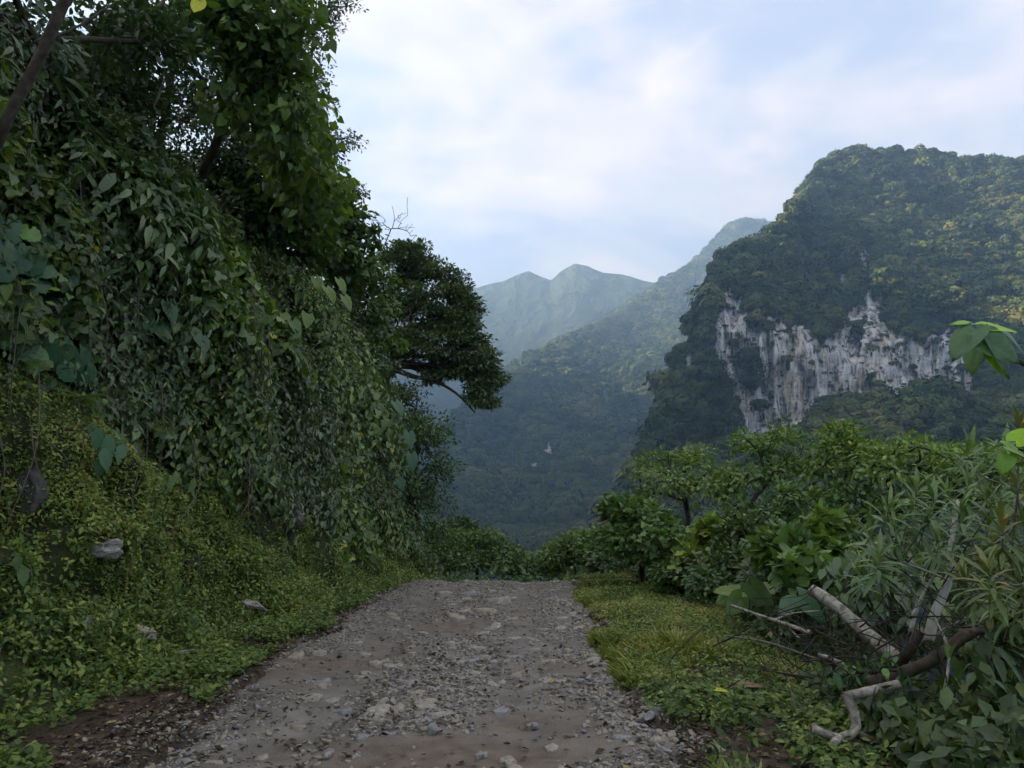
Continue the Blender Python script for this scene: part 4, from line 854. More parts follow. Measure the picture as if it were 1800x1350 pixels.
# ================================================================== TREES ON THE BANK
def ellipse_centers(px, py, rx, ry, D, rd, n, shell=.55):
    d = rdir(n); q = (shell+(1-shell)*rng.random(n))**.6
    return W(px+d[:, 0]*rx*q, py+d[:, 1]*ry*q, D+d[:, 2]*rd*q)
def tree(name, label, cat, trunk, centers, rmin, rmax, leaf, mat, nleaf, lsize, crad, bark='bark', flat=.6, droop=.35, cc=None, nobj=0, up=.9, tint=None, sag=.05, wob=.06, sides=6, hollow=.35, outw=.6):
    th = thing(name, label, cat, trunk[0]); lines = skeleton(trunk, centers, rmin, rmax, wob, sag)
    tr = link('trunk', tubes_mesh('trunk', lines[:1], M[bark], base_of(th), 9), th)
    link('branches', tubes_mesh('branches', lines[1:], M[bark], base_of(th), sides, False), tr)['kind'] = 'stuff'
    lv = Leaves(); cluster_leaves(lv, leaf, centers, crad, nleaf, lsize, centers.mean(0)-np.array([0, 0, .3]) if cc is None else cc, flat, droop, up, outw, tint, hollow)
    lv.build('crown', th, M[mat], nobj, 'leaf', stuff=True); return th
# leaning trunk in the upper left corner with its dark crown
tk = smooth_path([W(-70, 420, 6.1), W(10, 215, 5.7), W(60, 120, 5.6), W(105, 20, 5.5), W(150, -90, 5.4)], 6)
cen = np.concatenate([ellipse_centers(60, -120, 200, 80, 6.4, 1.2, 16), ellipse_centers(0, 60, 90, 60, 7.4, .7, 16), ellipse_centers(230, 60, 130, 70, 8.6, .8, 24)])
tree('leaning_tree', 'leaning tree with patchy pale bark in the upper left corner', 'tree', tk, cen, .008, .046, 'oval', 'blue', 75, .13, .42, bark='darklog', tint=.25)
# large-leaved tree overhanging the road at the top
tk = smooth_path([W(300, 420, 12), W(380, 250, 11.4), W(420, 110, 11), W(440, -60, 10.6)], 5)
cen = np.concatenate([ellipse_centers(430, 40, 110, 75, 10.4, .9, 38), ellipse_centers(470, 165, 72, 75, 10.8, .7, 28), ellipse_centers(400, -40, 150, 60, 10, 1.0, 16), ellipse_centers(508, 250, 45, 60, 12.4, .6, 16), ellipse_centers(540, 335, 55, 40, 13.6, .6, 16)])
tree('overhanging_tree', 'large-leaved tree with green leaves tinted lighter as if backlit, overhanging the road at the top', 'tree', tk, cen, .006, .07, 'heart', 'bright', 40, .16, .6, droop=.8, nobj=150, tint=.55, up=.35, hollow=.15)  # tint raised to paint in light shining through the leaves
# fine-leaved tree behind, sky showing through
tk = smooth_path([W(260, 480, 15.5), W(275, 300, 15), W(295, 180, 14.6), W(310, 60, 14.4)], 5)
cen = np.concatenate([ellipse_centers(290, 120, 150, 100, 14.6, 1.0, 44), ellipse_centers(390, 240, 110, 60, 14.4, .9, 20), ellipse_centers(170, 200, 110, 90, 14.6, .9, 22), ellipse_centers(440, 290, 90, 40, 15, .8, 16)])
tree('small_leaved_tree', 'dark small-leaved tree with bright sky glinting through its crown', 'tree', tk, cen, .006, .08, 'rhomb', 'fine', 150, .13, .75, hollow=.2, tint=.4)
# twiggy tree whose sprays stick out against the sky
tk = smooth_path([W(480, 560, 17), W(500, 400, 16.6), W(520, 250, 16.2), W(545, 120, 16), W(560, -40, 15.6)], 5)
cen = np.concatenate([ellipse_centers(592, 250, 32, 16, 15.8, .5, 9), ellipse_centers(572, 45, 26, 34, 15.4, .4, 9), ellipse_centers(610, 335, 28, 14, 16, .4, 7), ellipse_centers(560, 290, 45, 40, 16.4, .6, 14), ellipse_centers(585, 5, 38, 12, 15.3, .3, 5), ellipse_centers(545, 150, 30, 90, 16, .6, 14)])
tree('twiggy_tree', 'tree with small dark leaf sprays jutting out against the open sky', 'tree', tk, cen, .005, .06, 'oval', 'fine', 75, .085, .34, hollow=.1, tint=.55)
for lab, base, cs, mt, lf, sz, nl in [('dark leafy shrub on top of the bank under the small-leaved tree', (330, 600, 15), [(330, 330, 110, 60, 14.5, .9, 40), (230, 290, 90, 60, 13.5, .8, 26)], 'blue', 'oval', .14, 80),
                                 ('vine-covered canopy linking the overhanging tree to the bank', (440, 600, 15.5), [(440, 370, 100, 55, 15, .9, 40), (500, 420, 70, 60, 16, .8, 26)], 'vine', 'heart', .15, 60),
                                 ('shady tree filling the canopy above the leaning trunk', (140, 520, 11), [(150, 180, 110, 90, 10.5, .9, 40), (60, 260, 90, 80, 9.5, .8, 26)], 'fine', 'rhomb', .14, 90)]:
    cen = np.concatenate([ellipse_centers(*c) for c in cs]); b = W(*base); m = cen.mean(0)
    tree('canopy_shrub', lab, 'shrub', smooth_path([b, b*.5+m*.5+np.array([.1, 0, 0]), m], 4), cen, .006, .06, lf, mt, nl, sz, .55, tint=.3, droop=.6)
# vine-draped trees forming the shoulder of the bank
for lab, base, cs, mt, lf, sz in [('rounded vine-draped tree on the bank shoulder against the sky', (600, 760, 19.5), [(600, 430, 62, 70, 18.6, 1.0, 34), (560, 360, 50, 50, 18, .8, 18)], 'vine', 'heart', .15),
                              ('lower vine-draped tree just left of the big spreading tree', (640, 820, 21), [(640, 520, 52, 80, 20.6, 1.0, 34), (655, 620, 42, 60, 21, .8, 18)], 'vine', 'heart', .14),
                              ('shrubby tree with brown seed heads halfway up the bank end', (600, 860, 19), [(600, 640, 55, 70, 18.6, .8, 26), (625, 740, 50, 60, 19.4, .7, 20)], 'bush', 'oval', .13),
                              ('dark bush filling the foot of the bank end', (730, 1010, 22.5), [(740, 800, 55, 75, 22.4, .8, 34), (735, 910, 48, 70, 22.2, .7, 26), (690, 880, 45, 80, 21.4, .7, 24)], 'bush', 'rhomb', .13),
                              ('slender dark shrub peeking above the foot of the bank end', (722, 900, 24), [(715, 712, 26, 36, 24, .6, 12), (745, 760, 30, 40, 24, .6, 12)], 'fine', 'oval', .12)]:
    cen = np.concatenate([ellipse_centers(*c) for c in cs]); b = W(*base); m = cen.mean(0)
    tree('vine_draped_tree', lab, 'tree', smooth_path([b, b*.5+m*.5+np.array([.1, 0, 0]), m], 4), cen, .006, .07, lf, mt, 85, sz, .52, tint=.35, droop=.6)

# ------------------------------------------------------------------ the big spreading tree
def big_tree():
    b = W(600, 820, 31.5); b[2] = -2.0
    tk = smooth_path([b, W(625, 760, 31.5), W(668, 668, 31.3), W(700, 640, 31.2)], 5)
    parts = [(715, 455, 42, 34, 31.5, 1.1, 34), (752, 515, 72, 58, 31.5, 1.6, 84), (800, 560, 48, 46, 31.3, 1.3, 48), (765, 600, 88, 40, 31.2, 1.6, 66), (835, 635, 40, 36, 31.2, 1.1, 40), (848, 688, 30, 34, 31.1, .9, 26), (868, 662, 22, 14, 31.1, .6, 10), (690, 560, 40, 70, 32, 1.2, 30), (790, 660, 50, 14, 31.3, 1.0, 14), (690, 690, 26, 22, 31.6, .8, 10)]
    cen = np.concatenate([ellipse_centers(*p, shell=.35) for p in parts])
    th = thing('spreading_tree', 'big spreading tree with dark layered crown leaning toward the valley', 'tree', b)
    lines = skeleton(tk, cen, .012, .30, .05, .02, .55); tr = link('trunk', tubes_mesh('trunk', lines[:1], M['bark'], b, 10), th); link('branches', tubes_mesh('branches', lines[1:], M['bark'], b, 6, False), tr)['kind'] = 'stuff'
    # the two low bare limbs seen against the haze
    low = [(smooth_path([W(690, 648, 31.2), W(728, 662, 31), W(760, 668, 30.9), W(800, 690, 30.8), W(835, 725, 30.7)], 6), np.linspace(.13, .03, 25)), (smooth_path([W(700, 640, 31.2), W(745, 640, 31), W(790, 650, 30.9), W(840, 668, 30.8)], 6), np.linspace(.12, .03, 19)), (smooth_path([W(690, 640, 31.2), W(705, 605, 31), W(735, 570, 31), W(780, 545, 31)], 6), np.linspace(.14, .03, 19))]
    [link('limb', tubes_mesh('limb', [l], M['bark'], b, 7), tr) for l in low]
    lv = Leaves(); cc = W(735, 640, 31.5); cluster_leaves(lv, 'rhomb', cen, .56, 105, .19, cc, .30, .2, 1.3, .4, .55, .15)
    lv.build('crown', th, M['tree'], stuff=True)
    # dead grey twigs
    for nm, spots in (('dead_twigs', [(690, 400), (676, 385), (705, 392), (715, 405), (722, 415), (668, 392), (655, 380), (700, 378)]), ('dead_twigs', [(720, 545), (745, 530), (765, 535), (700, 560), (735, 555), (770, 522), (690, 575), (715, 520)])):
        c = np.array([W(x, y, 30.2) for x, y in spots]); s = W(672, 440, 30.6) if nm and spots[0][1] < 450 else W(690, 590, 30.4)
        extra = np.repeat(c, 5, 0)+rng.normal(0, .38, (len(c)*5, 3)); ln = skeleton(smooth_path([s, (s+c.mean(0))/2, c.mean(0)*.8+s*.2], 3), np.concatenate([c, extra]), .006, .03, .08, -.05)
        link(nm, tubes_mesh(nm, ln, M['twig'], b, 4, False), th)['kind'] = 'stuff'
big_tree()

# ================================================================== RIGHT VERGE
def verge_right():
    lv = Leaves(); r = rng; n = 95000; y = 3.4+14.5*r.random(n)**1.25; rr = roadR(y); w = edgeR(y)+.35-rr; xr = rr+.02+w*r.random(n)**.85; x = xr+xo(y)
    d = fbm(P2(x, y, 1.0), 3, 121); near = np.interp(y, [3, 5.2, 6.5, 8], [1.5, 1.3, .7, .1]); edge = (xr-rr)/w
    keep = (d > -.55+near*1.1+.3*r.random(n)-.4*sstep(.0, .25, edge)+.35*(edge < .12)); x, y, d = x[keep], y[keep], d[keep]; n = len(x)
    P = np.stack([x, y, ground_h(x, y)-.005], -1); a = r.random(n)*6.28; ln = r.normal(0, .38, n)
    ax = nrm(np.stack([np.cos(a)*1.0, np.sin(a)*1.0, .5+.5*r.random(n)], -1)); nm = nrm(np.stack([-.4*np.cos(a), -.4*np.sin(a), np.ones(n)], -1))
    h = r.uniform(.04, .14, n)*(1+.8*np.clip(d, -.4, 1)); ti = np.clip(.42+.34*fbm(P2(x, y, 1.1), 4, 122)+r.normal(0, .17, n), 0, 1)
    lv.add('rhomb', P, ax, nm, h, ti, r.uniform(.18, .32, n))
    m = 60000; k = r.integers(0, n, m); Q = P[k]+np.stack([r.normal(0, .04, m), r.normal(0, .04, m), r.uniform(.015, .10, m)], -1)
    lv.add('rhomb', Q, nrm(r.normal(0, 1, (m, 3))*np.array([1, 1, .4])), nrm(np.array([0, -.25, 1])+r.normal(0, .45, (m, 3))), r.uniform(.025, .05, m), np.clip(ti[k]-.1+r.normal(0, .12, m), 0, .9), r.uniform(.9, 1.6, m))
    # tall thin tussock by the road edge
    o = lv.build('verge_grass', None, M['grass']); tag(o, 'short yellow-green grass and weeds on the right verge', 'grass', kind='stuff')
    c = G(1190, 1160); th = thing('grass_tussock', 'taller tussock of thin grass at the verge edge by the loose stones', 'grass', (c[0], c[1], float(ground_h(c[0:1], c[1:2])[0])))
    lv = Leaves(); m = 210; a = r.random(m)*6.28; q = np.abs(r.normal(0, .22, m)); P = np.stack([c[0]+np.cos(a)*q, c[1]+np.sin(a)*q*1.3, 0*a], -1); P[:, 2] = ground_h(P[:, 0], P[:, 1])
    lv.add('lance', P, nrm(np.stack([np.cos(a)*.5+r.normal(0, .2, m), np.sin(a)*.5, np.ones(m)], -1)), np.stack([-np.cos(a), -np.sin(a), .5+0*a], -1), r.uniform(.10, .27, m), r.uniform(.3, 1, m), .4); lv.build('blades', th, M['grass'], stuff=True)
    # taller leafy weeds standing in the verge
    lv = Leaves(); m = 230; y = 4.5+12.5*r.random(m)**1.1; rr = roadR(y); xr = rr+.1+(edgeR(y)+.2-rr)*r.random(m)**.7; x = xr+xo(y); k = 26
    h = np.repeat(r.uniform(.08, .26, m), k)*r.random(m*k); P = np.repeat(np.stack([x, y, ground_h(x, y)], -1), k, 0)+np.stack([r.normal(0, .05, m*k), r.normal(0, .05, m*k), h], -1)
    lv.add('oval', P, nrm(r.normal(0, 1, (m*k, 3))*np.array([1, 1, .5])), nrm(np.array([0, -.3, 1])+r.normal(0, .4, (m*k, 3))), r.uniform(.03, .075, m*k), np.clip(np.repeat(r.uniform(.1, .85, m), k)+r.normal(0, .08, m*k), 0, 1), r.uniform(.6, 1.1, m*k))
    o = lv.build('tall_weeds', None, M['cover']); tag(o, 'taller leafy weeds sprouting through the grass of the right verge', 'weeds', kind='stuff')
    # broader weeds at the lower right
    lv = Leaves(); m = 2600; y = r.uniform(3.4, 6.6, m); xr = r.uniform(.95, 2.9, m); x = xr+xo(y); k = 5; d = fbm(P2(x, y, 1.6), 3, 123) > .02; x, y = x[d], y[d]; m = len(x)
    P = np.repeat(np.stack([x, y, ground_h(x, y)+.03], -1), k, 0)+r.normal(0, .028, (m*k, 3)); P[:, 2] += .05*r.random(m*k)
    lv.add('oval', P, nrm(r.normal(0, 1, (m*k, 3))*np.array([1, 1, .35])), nrm(np.array([0, -.3, 1])+r.normal(0, .4, (m*k, 3))), r.uniform(.035, .075, m*k), np.clip(np.repeat(r.uniform(.1, .75, m), k)+r.normal(0, .08, m*k), 0, .92))
    o = lv.build('broadleaf_weeds', None, M['cover']); tag(o, 'small broadleaf weeds on the ground at the lower right', 'weeds', kind='stuff')
verge_right()
def litter():
    lv = Leaves(); r = rng; n = 9000; k = r.random(n); y = 3.3+9*r.random(n)**1.6
    xr = np.where(k < .45, roadL(y)-.05-np.abs(r.normal(0, .5, n)), np.where(k < .55, r.uniform(-2.4, .8, n), roadR(y)+.1+np.abs(r.normal(0, .8, n)))); x = xr+xo(y)
    z = np.maximum(ground_h(x, y), road_h(x, y))+.008
    lv.add('rhomb', np.stack([x, y, z+.02*r.random(n)], -1), nrm(r.normal(0, 1, (n, 3))*np.array([1, 1, .15])), nrm(np.array([0, 0, 1])+r.normal(0, .35, (n, 3))), r.uniform(.03, .085, n), r.random(n)**1.8, r.uniform(.6, 1.2, n))
    o = lv.build('leaf_litter', None, M['litter']); tag(o, 'dry brown fallen leaves scattered along both road edges', 'leaf litter', kind='stuff')
    for px, py, w, lab in [(1255, 1242, 26, 'single yellow fallen leaf on the weeds right of the road'), (1290, 1230, 50, 'large curled yellow-brown leaf lying near the fallen branch'), (1128, 1008, 26, 'yellow fallen leaf at the far right verge'), (1105, 1005, 22, 'orange-yellow fallen leaf on the far grass verge')]:
        p = G(px, py, .08); p[2] = max(float(ground_h(p[0:1], p[1:2])[0]), -.3)+.10; s = w/FPX*p[1]; V, F = T['ear']
        o = link('fallen_leaf', make_mesh('fallen_leaf', V, F, M['yellow'] if 'single' in lab or 'far' in lab else M['litter'], {'tint': np.full(len(V), .9)}, smooth=True)); o.location = p; o.scale = (s*.8, s, s); o.rotation_euler = (.15, .1, rng.random()*6.28); tag(o, lab, 'leaf')
litter()

# ------------------------------------------------------------------ undergrowth down the slope
def slope_under():
    lv = Leaves(); r = rng; n = 85000; y = 3.0+26*r.random(n)**1.8; d = 8*r.random(n)**1.5; xr = edgeR(y)+.1+d; x = xr+xo(y); z = ground_h(x, y)
    k = fbm(P2(x, y, .7), 3, 131); keep = k > -.5; x, y, z, k, d = x[keep], y[keep], z[keep], k[keep], d[keep]; n = len(x)
    P = np.stack([x, y, z+(.1+.75*np.clip(k+.5, 0, 1.2)*np.minimum(1, d+.25))*r.random(n)], -1)
    lv.add('rhomb', P, nrm(r.normal(0, .8, (n, 3))+np.array([0, -.2, -.4])), nrm(np.array([-.2, -.5, .8])+r.normal(0, .45, (n, 3))), r.uniform(.05, .15, n), np.clip(r.normal(.4, .25, n), 0, .96))
    o = lv.build('slope_undergrowth', None, M['under']); tag(o, 'dark undergrowth falling away below the right verge', 'undergrowth', kind='stuff')
    lv = Leaves(); n = 26000; y = 17+16*r.random(n); x = r.uniform(-7, 9, n); k = ground_h(x, y); z = k+.5*r.random(n)*(1+fbm(P2(x, y, .5), 3, 133)); keep = (np.abs(x-xo(y)+.8) > 2.2) | (y > 20); x, y, z = x[keep], y[keep], z[keep]; n = len(x)
    lv.add('rhomb', np.stack([x, y, z], -1), nrm(r.normal(0, .8, (n, 3))+np.array([0, -.2, -.4])), nrm(np.array([0, -.5, .8])+r.normal(0, .45, (n, 3))), r.uniform(.08, .18, n), np.clip(r.normal(.5, .22, n), 0, .96))
    o = lv.build('crest_undergrowth', None, M['bush']); tag(o, 'green undergrowth beyond the crest of the road', 'undergrowth', kind='stuff')
slope_under()

# ------------------------------------------------------------------ bushes beyond the crest
def gz(p): return float(ground_h(np.array([p[0]]), np.array([p[1]]))[0])
def bush(label, cs, D, mat, leaf, lsize, nleaf, crad=.34, tint=.45, name='bush', cat='bush', droop=.4, nobj=0, rmax=.05, bark='bark', flat=.7):
    cen = np.concatenate([ellipse_centers(*c, shell=.5) for c in cs]); m = cen.mean(0); b = np.array([m[0], m[1]+.1, 0]); b[2] = gz(b)-.05
    cen[:, 2] = np.maximum(cen[:, 2], b[2]+.1)
    return tree(name, label, cat, smooth_path([b, b*.55+m*.45+rng.normal(0, .05, 3), m], 4), cen, .005, rmax, leaf, mat, nleaf, lsize, crad, bark, flat, droop, tint=tint, nobj=nobj, sides=4)
bush('round green bush just beyond the road crest left of centre', [(838, 960, 58, 30, 25, 1.0, 44), (885, 985, 40, 20, 24.4, .8, 22), (800, 985, 40, 26, 24.2, .8, 20)], 25, 'bush', 'rhomb', .14, 90, .38, .55)
bush('low bush in the dip at the middle of the crest', [(958, 994, 36, 12, 24, .7, 18), (925, 990, 30, 16, 25.5, .7, 16)], 24, 'bush', 'rhomb', .12, 90, .3, .35)
bush('dark bush behind the crest bushes at the bank end', [(800, 935, 36, 26, 28, .8, 22), (770, 960, 36, 40, 26.5, .8, 26)], 27, 'fine', 'rhomb', .15, 90, .4, .5)
bush('bright leafy bush right of the dip in the crest', [(1010, 966, 40, 22, 22.5, .8, 30), (975, 985, 26, 16, 22, .6, 14), (1045, 960, 30, 24, 21.5, .7, 20)], 22, 'bush', 'rhomb', .14, 90, .34, .7)
bush('bush with drooping leaves beside the tall pale stems', [(1060, 965, 34, 28, 18.5, .6, 20), (1090, 985, 40, 22, 17.5, .6, 20)], 18, 'bush', 'oval', .15, 70, .32, .5)
bush('leafy shrub with broad light leaves on the right verge end', [(1105, 905, 48, 26, 15, .6, 24), (1140, 930, 44, 30, 14.6, .6, 24), (1170, 960, 40, 30, 14.2, .6, 20), (1110, 960, 50, 30, 14.6, .6, 24)], 15, 'bush', 'heart', .115, 60, .30, .6, nobj=120)
bush('shrub with yellowing lobed leaves beside the broad-leaved shrub', [(1240, 960, 30, 36, 13, .4, 14), (1232, 1000, 34, 24, 12.8, .4, 12)], 13, 'umbrella', 'lobed', .20, 26, .26, .75, nobj=100, name='lobed_leaf_shrub', cat='shrub')
bush('bright green lobed plant standing in front of the dark trees', [(1458, 920, 26, 26, 10, .3, 12), (1445, 960, 30, 26, 9.8, .3, 12), (1470, 975, 26, 24, 9.8, .3, 9)], 10, 'bright', 'lobed', .17, 24, .20, .6, nobj=120, name='lobed_leaf_shrub', cat='shrub')
bush('broad-leaved plant hanging over the upper cut log', [(1395, 985, 34, 36, 8.6, .3, 15), (1420, 1010, 30, 26, 8.0, .3, 11), (1370, 960, 26, 26, 9, .3, 9)], 8.6, 'bush', 'lobed', .17, 24, .20, .6, nobj=120, name='lobed_leaf_shrub', cat='shrub')
bush('dark shrub between the pale stems and the umbrella trees', [(1320, 960, 60, 40, 12.5, .6, 30), (1280, 1000, 50, 34, 12, .5, 22), (1350, 1010, 40, 30, 10.5, .5, 16)], 12, 'under', 'oval', .13, 70, .30, .5)
bush('low green shrub on the slope under the lobed plants', [(1200, 1010, 40, 22, 13, .5, 18), (1260, 1030, 36, 20, 11.5, .4, 14)], 13, 'bush', 'oval', .11, 60, .26, .4)
# tall pale stems standing in front of the trees
def poles():
    for k, (x0, y0, x1, y1, D, lab) in enumerate([(1192, 1000, 1188, 845, 14.5, 'tall thin pale stem nearest the umbrella trees on the left'), (1168, 960, 1165, 850, 15, 'second thin pale stem left of the tallest one'), (1158, 950, 1152, 850, 15.2, 'third thin pale stem at the left of the row'), (1372, 1075, 1366, 975, 9, 'thin broken stem standing beside the elephant ears')]):
        a, b = W(x0, y0, D), W(x1, y1, D); a[2] = min(a[2], gz(a)+.0); P = smooth_path([a, a*.5+b*.5+rng.normal(0, .03, 3), b], 5)
        o = link('pale_stem', tubes_mesh('pale_stem', [(P, np.linspace(.013, .007, len(P)))], M['twig'], a, 6), None, a); tag(o, lab, 'stem')
poles()
# elephant ears on the slope edge
def ears(label, base, spots, D, mat='bright', name='elephant_ear_plant'):
    b = W(*base); b[2] = min(b[2], gz(b)+.02); th = thing(name, label, 'plant', b); lv = Leaves(); lines = []
    for px, py, w, dx, dz, ti in spots:
        p = W(px, py, D+rng.normal(0, .12)); ax = nrm(np.array([dx, -.25, dz])); s = w/FPX*D
        lv.add('ear', p[None], ax, nrm(np.array([0, -.55, .85])+rng.normal(0, .12, 3)), s, ti); lines.append((smooth_path([b, b*.5+p*.5+np.array([0, 0, .06]), p], 5), np.linspace(.012, .006, 11)))
    lv.build('leaves', th, M[mat], 60)
    for l in lines: link('stalk', tubes_mesh('stalk', [l], M[mat], b, 5), th)
ears('bright elephant ear plant at the edge of the right verge', (1315, 1080, 9.2), [(1300, 1040, 46, -.8, -.25, .7), (1320, 1030, 60, .45, -.6, .55), (1335, 1035, 44, .8, .05, .75), (1305, 1050, 40, -.6, -.5, .5), (1330, 1050, 40, .4, -.7, .4), (1285, 1040, 30, -.9, .1, .8)], 9.2)
ears('elephant ear leaves drooping behind the upper cut log', (1420, 1085, 7.4), [(1405, 1048, 52, .55, -.55, .3), (1420, 1065, 40, .6, -.6, .2), (1392, 1056, 34, -.5, -.4, .4)], 7.4, 'round')

# ------------------------------------------------------------------ umbrella-crowned trees over the ravine
def layer(px, py, rx, D, rd, n, th=9):
    """a flat, slightly domed tier of foliage"""
    a = rng.random(n)*6.28; q = rng.random(n)**.5; x = q*np.cos(a); n_ = rng.normal(0, 1, n); return W(px+rx*x, py-th*(1-q*q)*1.6+th*.75*n_+7*np.sin(x*5+px), D+rd*q*np.sin(a))[rng.random(n) < .72]
def umb(label, base, fork, tiers, tint, mat='umbrella', nleaf=52, sz=.125):
    b = W(*base); b[2] = gz(b)-.1; f = W(*fork); cen = np.concatenate([layer(*t) for t in tiers])
    tree('umbrella_tree', label, 'tree', smooth_path([b, b*.5+f*.5+rng.normal(0, .12, 3), f], 5), cen, .007, .06, 'oval', mat, int(nleaf*.75), sz, .36, flat=.5, droop=.3, up=1.4, outw=.25, tint=tint, sag=-.05, wob=.07, hollow=.15)
umb('flat-crowned tree with yellowish tips, leftmost of the umbrella trees', (1205, 1010, 17), (1210, 910, 17), [(1150, 830, 34, 17, 1.0, 16), (1215, 812, 42, 17.2, 1.0, 18), (1180, 862, 50, 16.6, 1.0, 18), (1255, 848, 40, 16.4, .8, 14), (1130, 875, 24, 17, .6, 8)], .55)
umb('taller domed umbrella tree in the middle of the ravine trees', (1290, 1020, 16), (1305, 900, 16), [(1375, 785, 50, 16, 1.2, 24), (1320, 790, 32, 16.2, 1.0, 14), (1410, 822, 36, 15.6, 1.0, 14), (1340, 840, 60, 15.6, 1.0, 20), (1270, 870, 44, 15.5, .8, 14)], .5)
umb('umbrella tree with a pointed tuft on top of its crown', (1490, 990, 14.5), (1485, 880, 14.5), [(1483, 775, 22, 14.5, .5, 12), (1490, 800, 46, 14.6, .9, 24), (1530, 818, 40, 14.2, .8, 16), (1450, 830, 34, 14.6, .6, 12)], .6)
umb('wide flat umbrella tree at the right with a dark underside', (1560, 1000, 13.5), (1570, 880, 13.5), [(1600, 803, 70, 13.5, 1.2, 34), (1665, 812, 40, 13.2, 1.0, 14), (1550, 828, 40, 13.2, 1.0, 14), (1620, 842, 60, 13.6, 1.0, 14)], .6)
umb('low shaded tree below the umbrella crowns', (1330, 1040, 14.5), (1345, 950, 14.5), [(1400, 880, 60, 14.4, 1.0, 22), (1340, 905, 60, 14.2, 1.0, 22), (1290, 925, 44, 14.2, .8, 14), (1420, 930, 50, 14.0, .8, 16)], .3)
umb('shaded tree under the wide flat crown at the right', (1500, 1030, 13), (1520, 930, 13), [(1500, 880, 50, 13, .8, 18), (1560, 905, 50, 12.8, .8, 16), (1470, 930, 44, 12.6, .8, 14), (1620, 880, 56, 13, .8, 14)], .3)
umb('tree with thin leaning trunk behind the lance-leaved shrub', (1700, 1000, 13), (1690, 900, 12.5), [(1720, 810, 44, 12.5, .8, 18), (1770, 830, 50, 12.2, .8, 18), (1700, 850, 50, 12.2, .8, 14), (1780, 880, 50, 12, .8, 14)], .45)

# ------------------------------------------------------------------ lance-leaved shrubs with white stems
def lance_shrub(label, stems, heads, mat='lance', nl=20, ln=.20, bark='palebark', nobj=200, tint=.55, wid=1.15, droop=.75):
    b = np.array(stems[0][0]); th = thing('lance_leaf_shrub', label, 'shrub', b)
    for P, r0, r1 in [(smooth_path(s, 6), a, c) for s, a, c in [(x[0:-2], x[-2], x[-1]) for x in stems]]:
        link('stem', tubes_mesh('stem', [(P, np.linspace(r0, r1, len(P)))], M[bark], b, 7), th)
    nodes = np.concatenate([smooth_path(x[0:-2], 6) for x in stems]); lv = Leaves(); lines = []
    for h, up in heads:
        h = np.asarray(h); j = np.argmin(np.linalg.norm(nodes-h, axis=1)+.8*np.maximum(0, nodes[:, 2]-h[2])); s = nodes[j]; d = nrm(np.asarray(up)+rng.normal(0, .15, 3))
        lines.append((smooth_path([s, (s+h)/2-d*.06, h], 4), np.linspace(.008, .003, 9)))
        n = nl; t = np.linspace(0, 1, n); a = np.arange(n)*2.4+rng.random()*6; u = nrm(np.cross(d, [0.3, .2, 1])); v = np.cross(d, u)
        rad = np.cos(a)[:, None]*u+np.sin(a)[:, None]*v; open_ = (.9-.65*t)[:, None]
        ax = nrm(rad*open_+d*(1.05-open_)+np.array([0, 0, -droop])*(1-t)[:, None]+rng.normal(0, .12, (n, 3))); nm = nrm(d*1.0-rad*.35+np.array([0, -.15, .5]))
        lv.add('lance', h+d*((t-.8)*.17)[:, None], ax, nm, ln*rng.uniform(.7, 1.2, n), np.clip(tint+.25*t-.1+rng.normal(0, .13, n), 0, 1), wid)
    link('twigs', tubes_mesh('twigs', lines, M['twig'], b, 4, False), th)['kind'] = 'stuff'; lv.build('foliage', th, M[mat], nobj, 'leaf', stuff=True)
D = 5.9
st = [[W(1632, 1125, D), W(1645, 1075, D), W(1668, 1020, D), W(1672, 960, D), W(1684, 880, D), .044, .015], [W(1668, 1020, D), W(1690, 985, D-.1), W(1730, 965, D-.2), W(1790, 930, D-.3), .014, .007], [W(1600, 1110, D+.1), W(1612, 1060, D+.1), W(1590, 1010, D), W(1575, 960, D), .016, .007],
      [W(1603, 1085, D+.1), W(1625, 1040, D+.1), W(1650, 990, D), W(1640, 930, D), .013, .006], [W(1668, 1020, D), W(1620, 1000, D-.3), W(1580, 985, D-.4), .010, .005], [W(1672, 960, D), W(1720, 900, D+.1), W(1760, 850, D), .010, .005]]
hd = [(W(px, py, D+rng.normal(0, .35)), (.15*(px-1650)/120, -.25, .9)) for px, py in [(1560, 900), (1530, 945), (1575, 935), (1600, 905), (1545, 985), (1590, 975), (1625, 930), (1640, 890), (1610, 865), (1665, 870), (1690, 905), (1650, 960), (1700, 860), (1735, 880), (1720, 835), (1760, 850), (1780, 815), (1755, 900), (1785, 880), (1735, 930), (1690, 945), (1770, 950), (1510, 1010), (1620, 1000), (1795, 850), (1700, 800), (1765, 790)]]
lance_shrub('lance-leaved shrub with forked white stems rising behind the logs', st, hd)
D = 4.6
st = [[W(1850, 1200, D), W(1800, 1080, D), W(1780, 980, D), W(1790, 860, D), .012, .006], [W(1800, 1080, D), W(1740, 1030, D), W(1690, 1020, D), .009, .004], [W(1850, 1150, D-.2), W(1820, 980, D-.3), W(1810, 800, D-.3), .012, .005]]
hd = [(W(px, py, D+rng.normal(0, .3)), (-.2, -.1, .9)) for px, py in [(1790, 870), (1760, 930), (1800, 930), (1775, 990), (1740, 1010), (1795, 1030), (1700, 1025), (1760, 1060), (1815, 820), (1790, 760), (1800, 1090), (1760, 1110)]]
lance_shrub('dark narrow-leaved shrub crowding the right edge', st, hd, 'under', 24, .19, 'bark', 120, .75, 1.2)
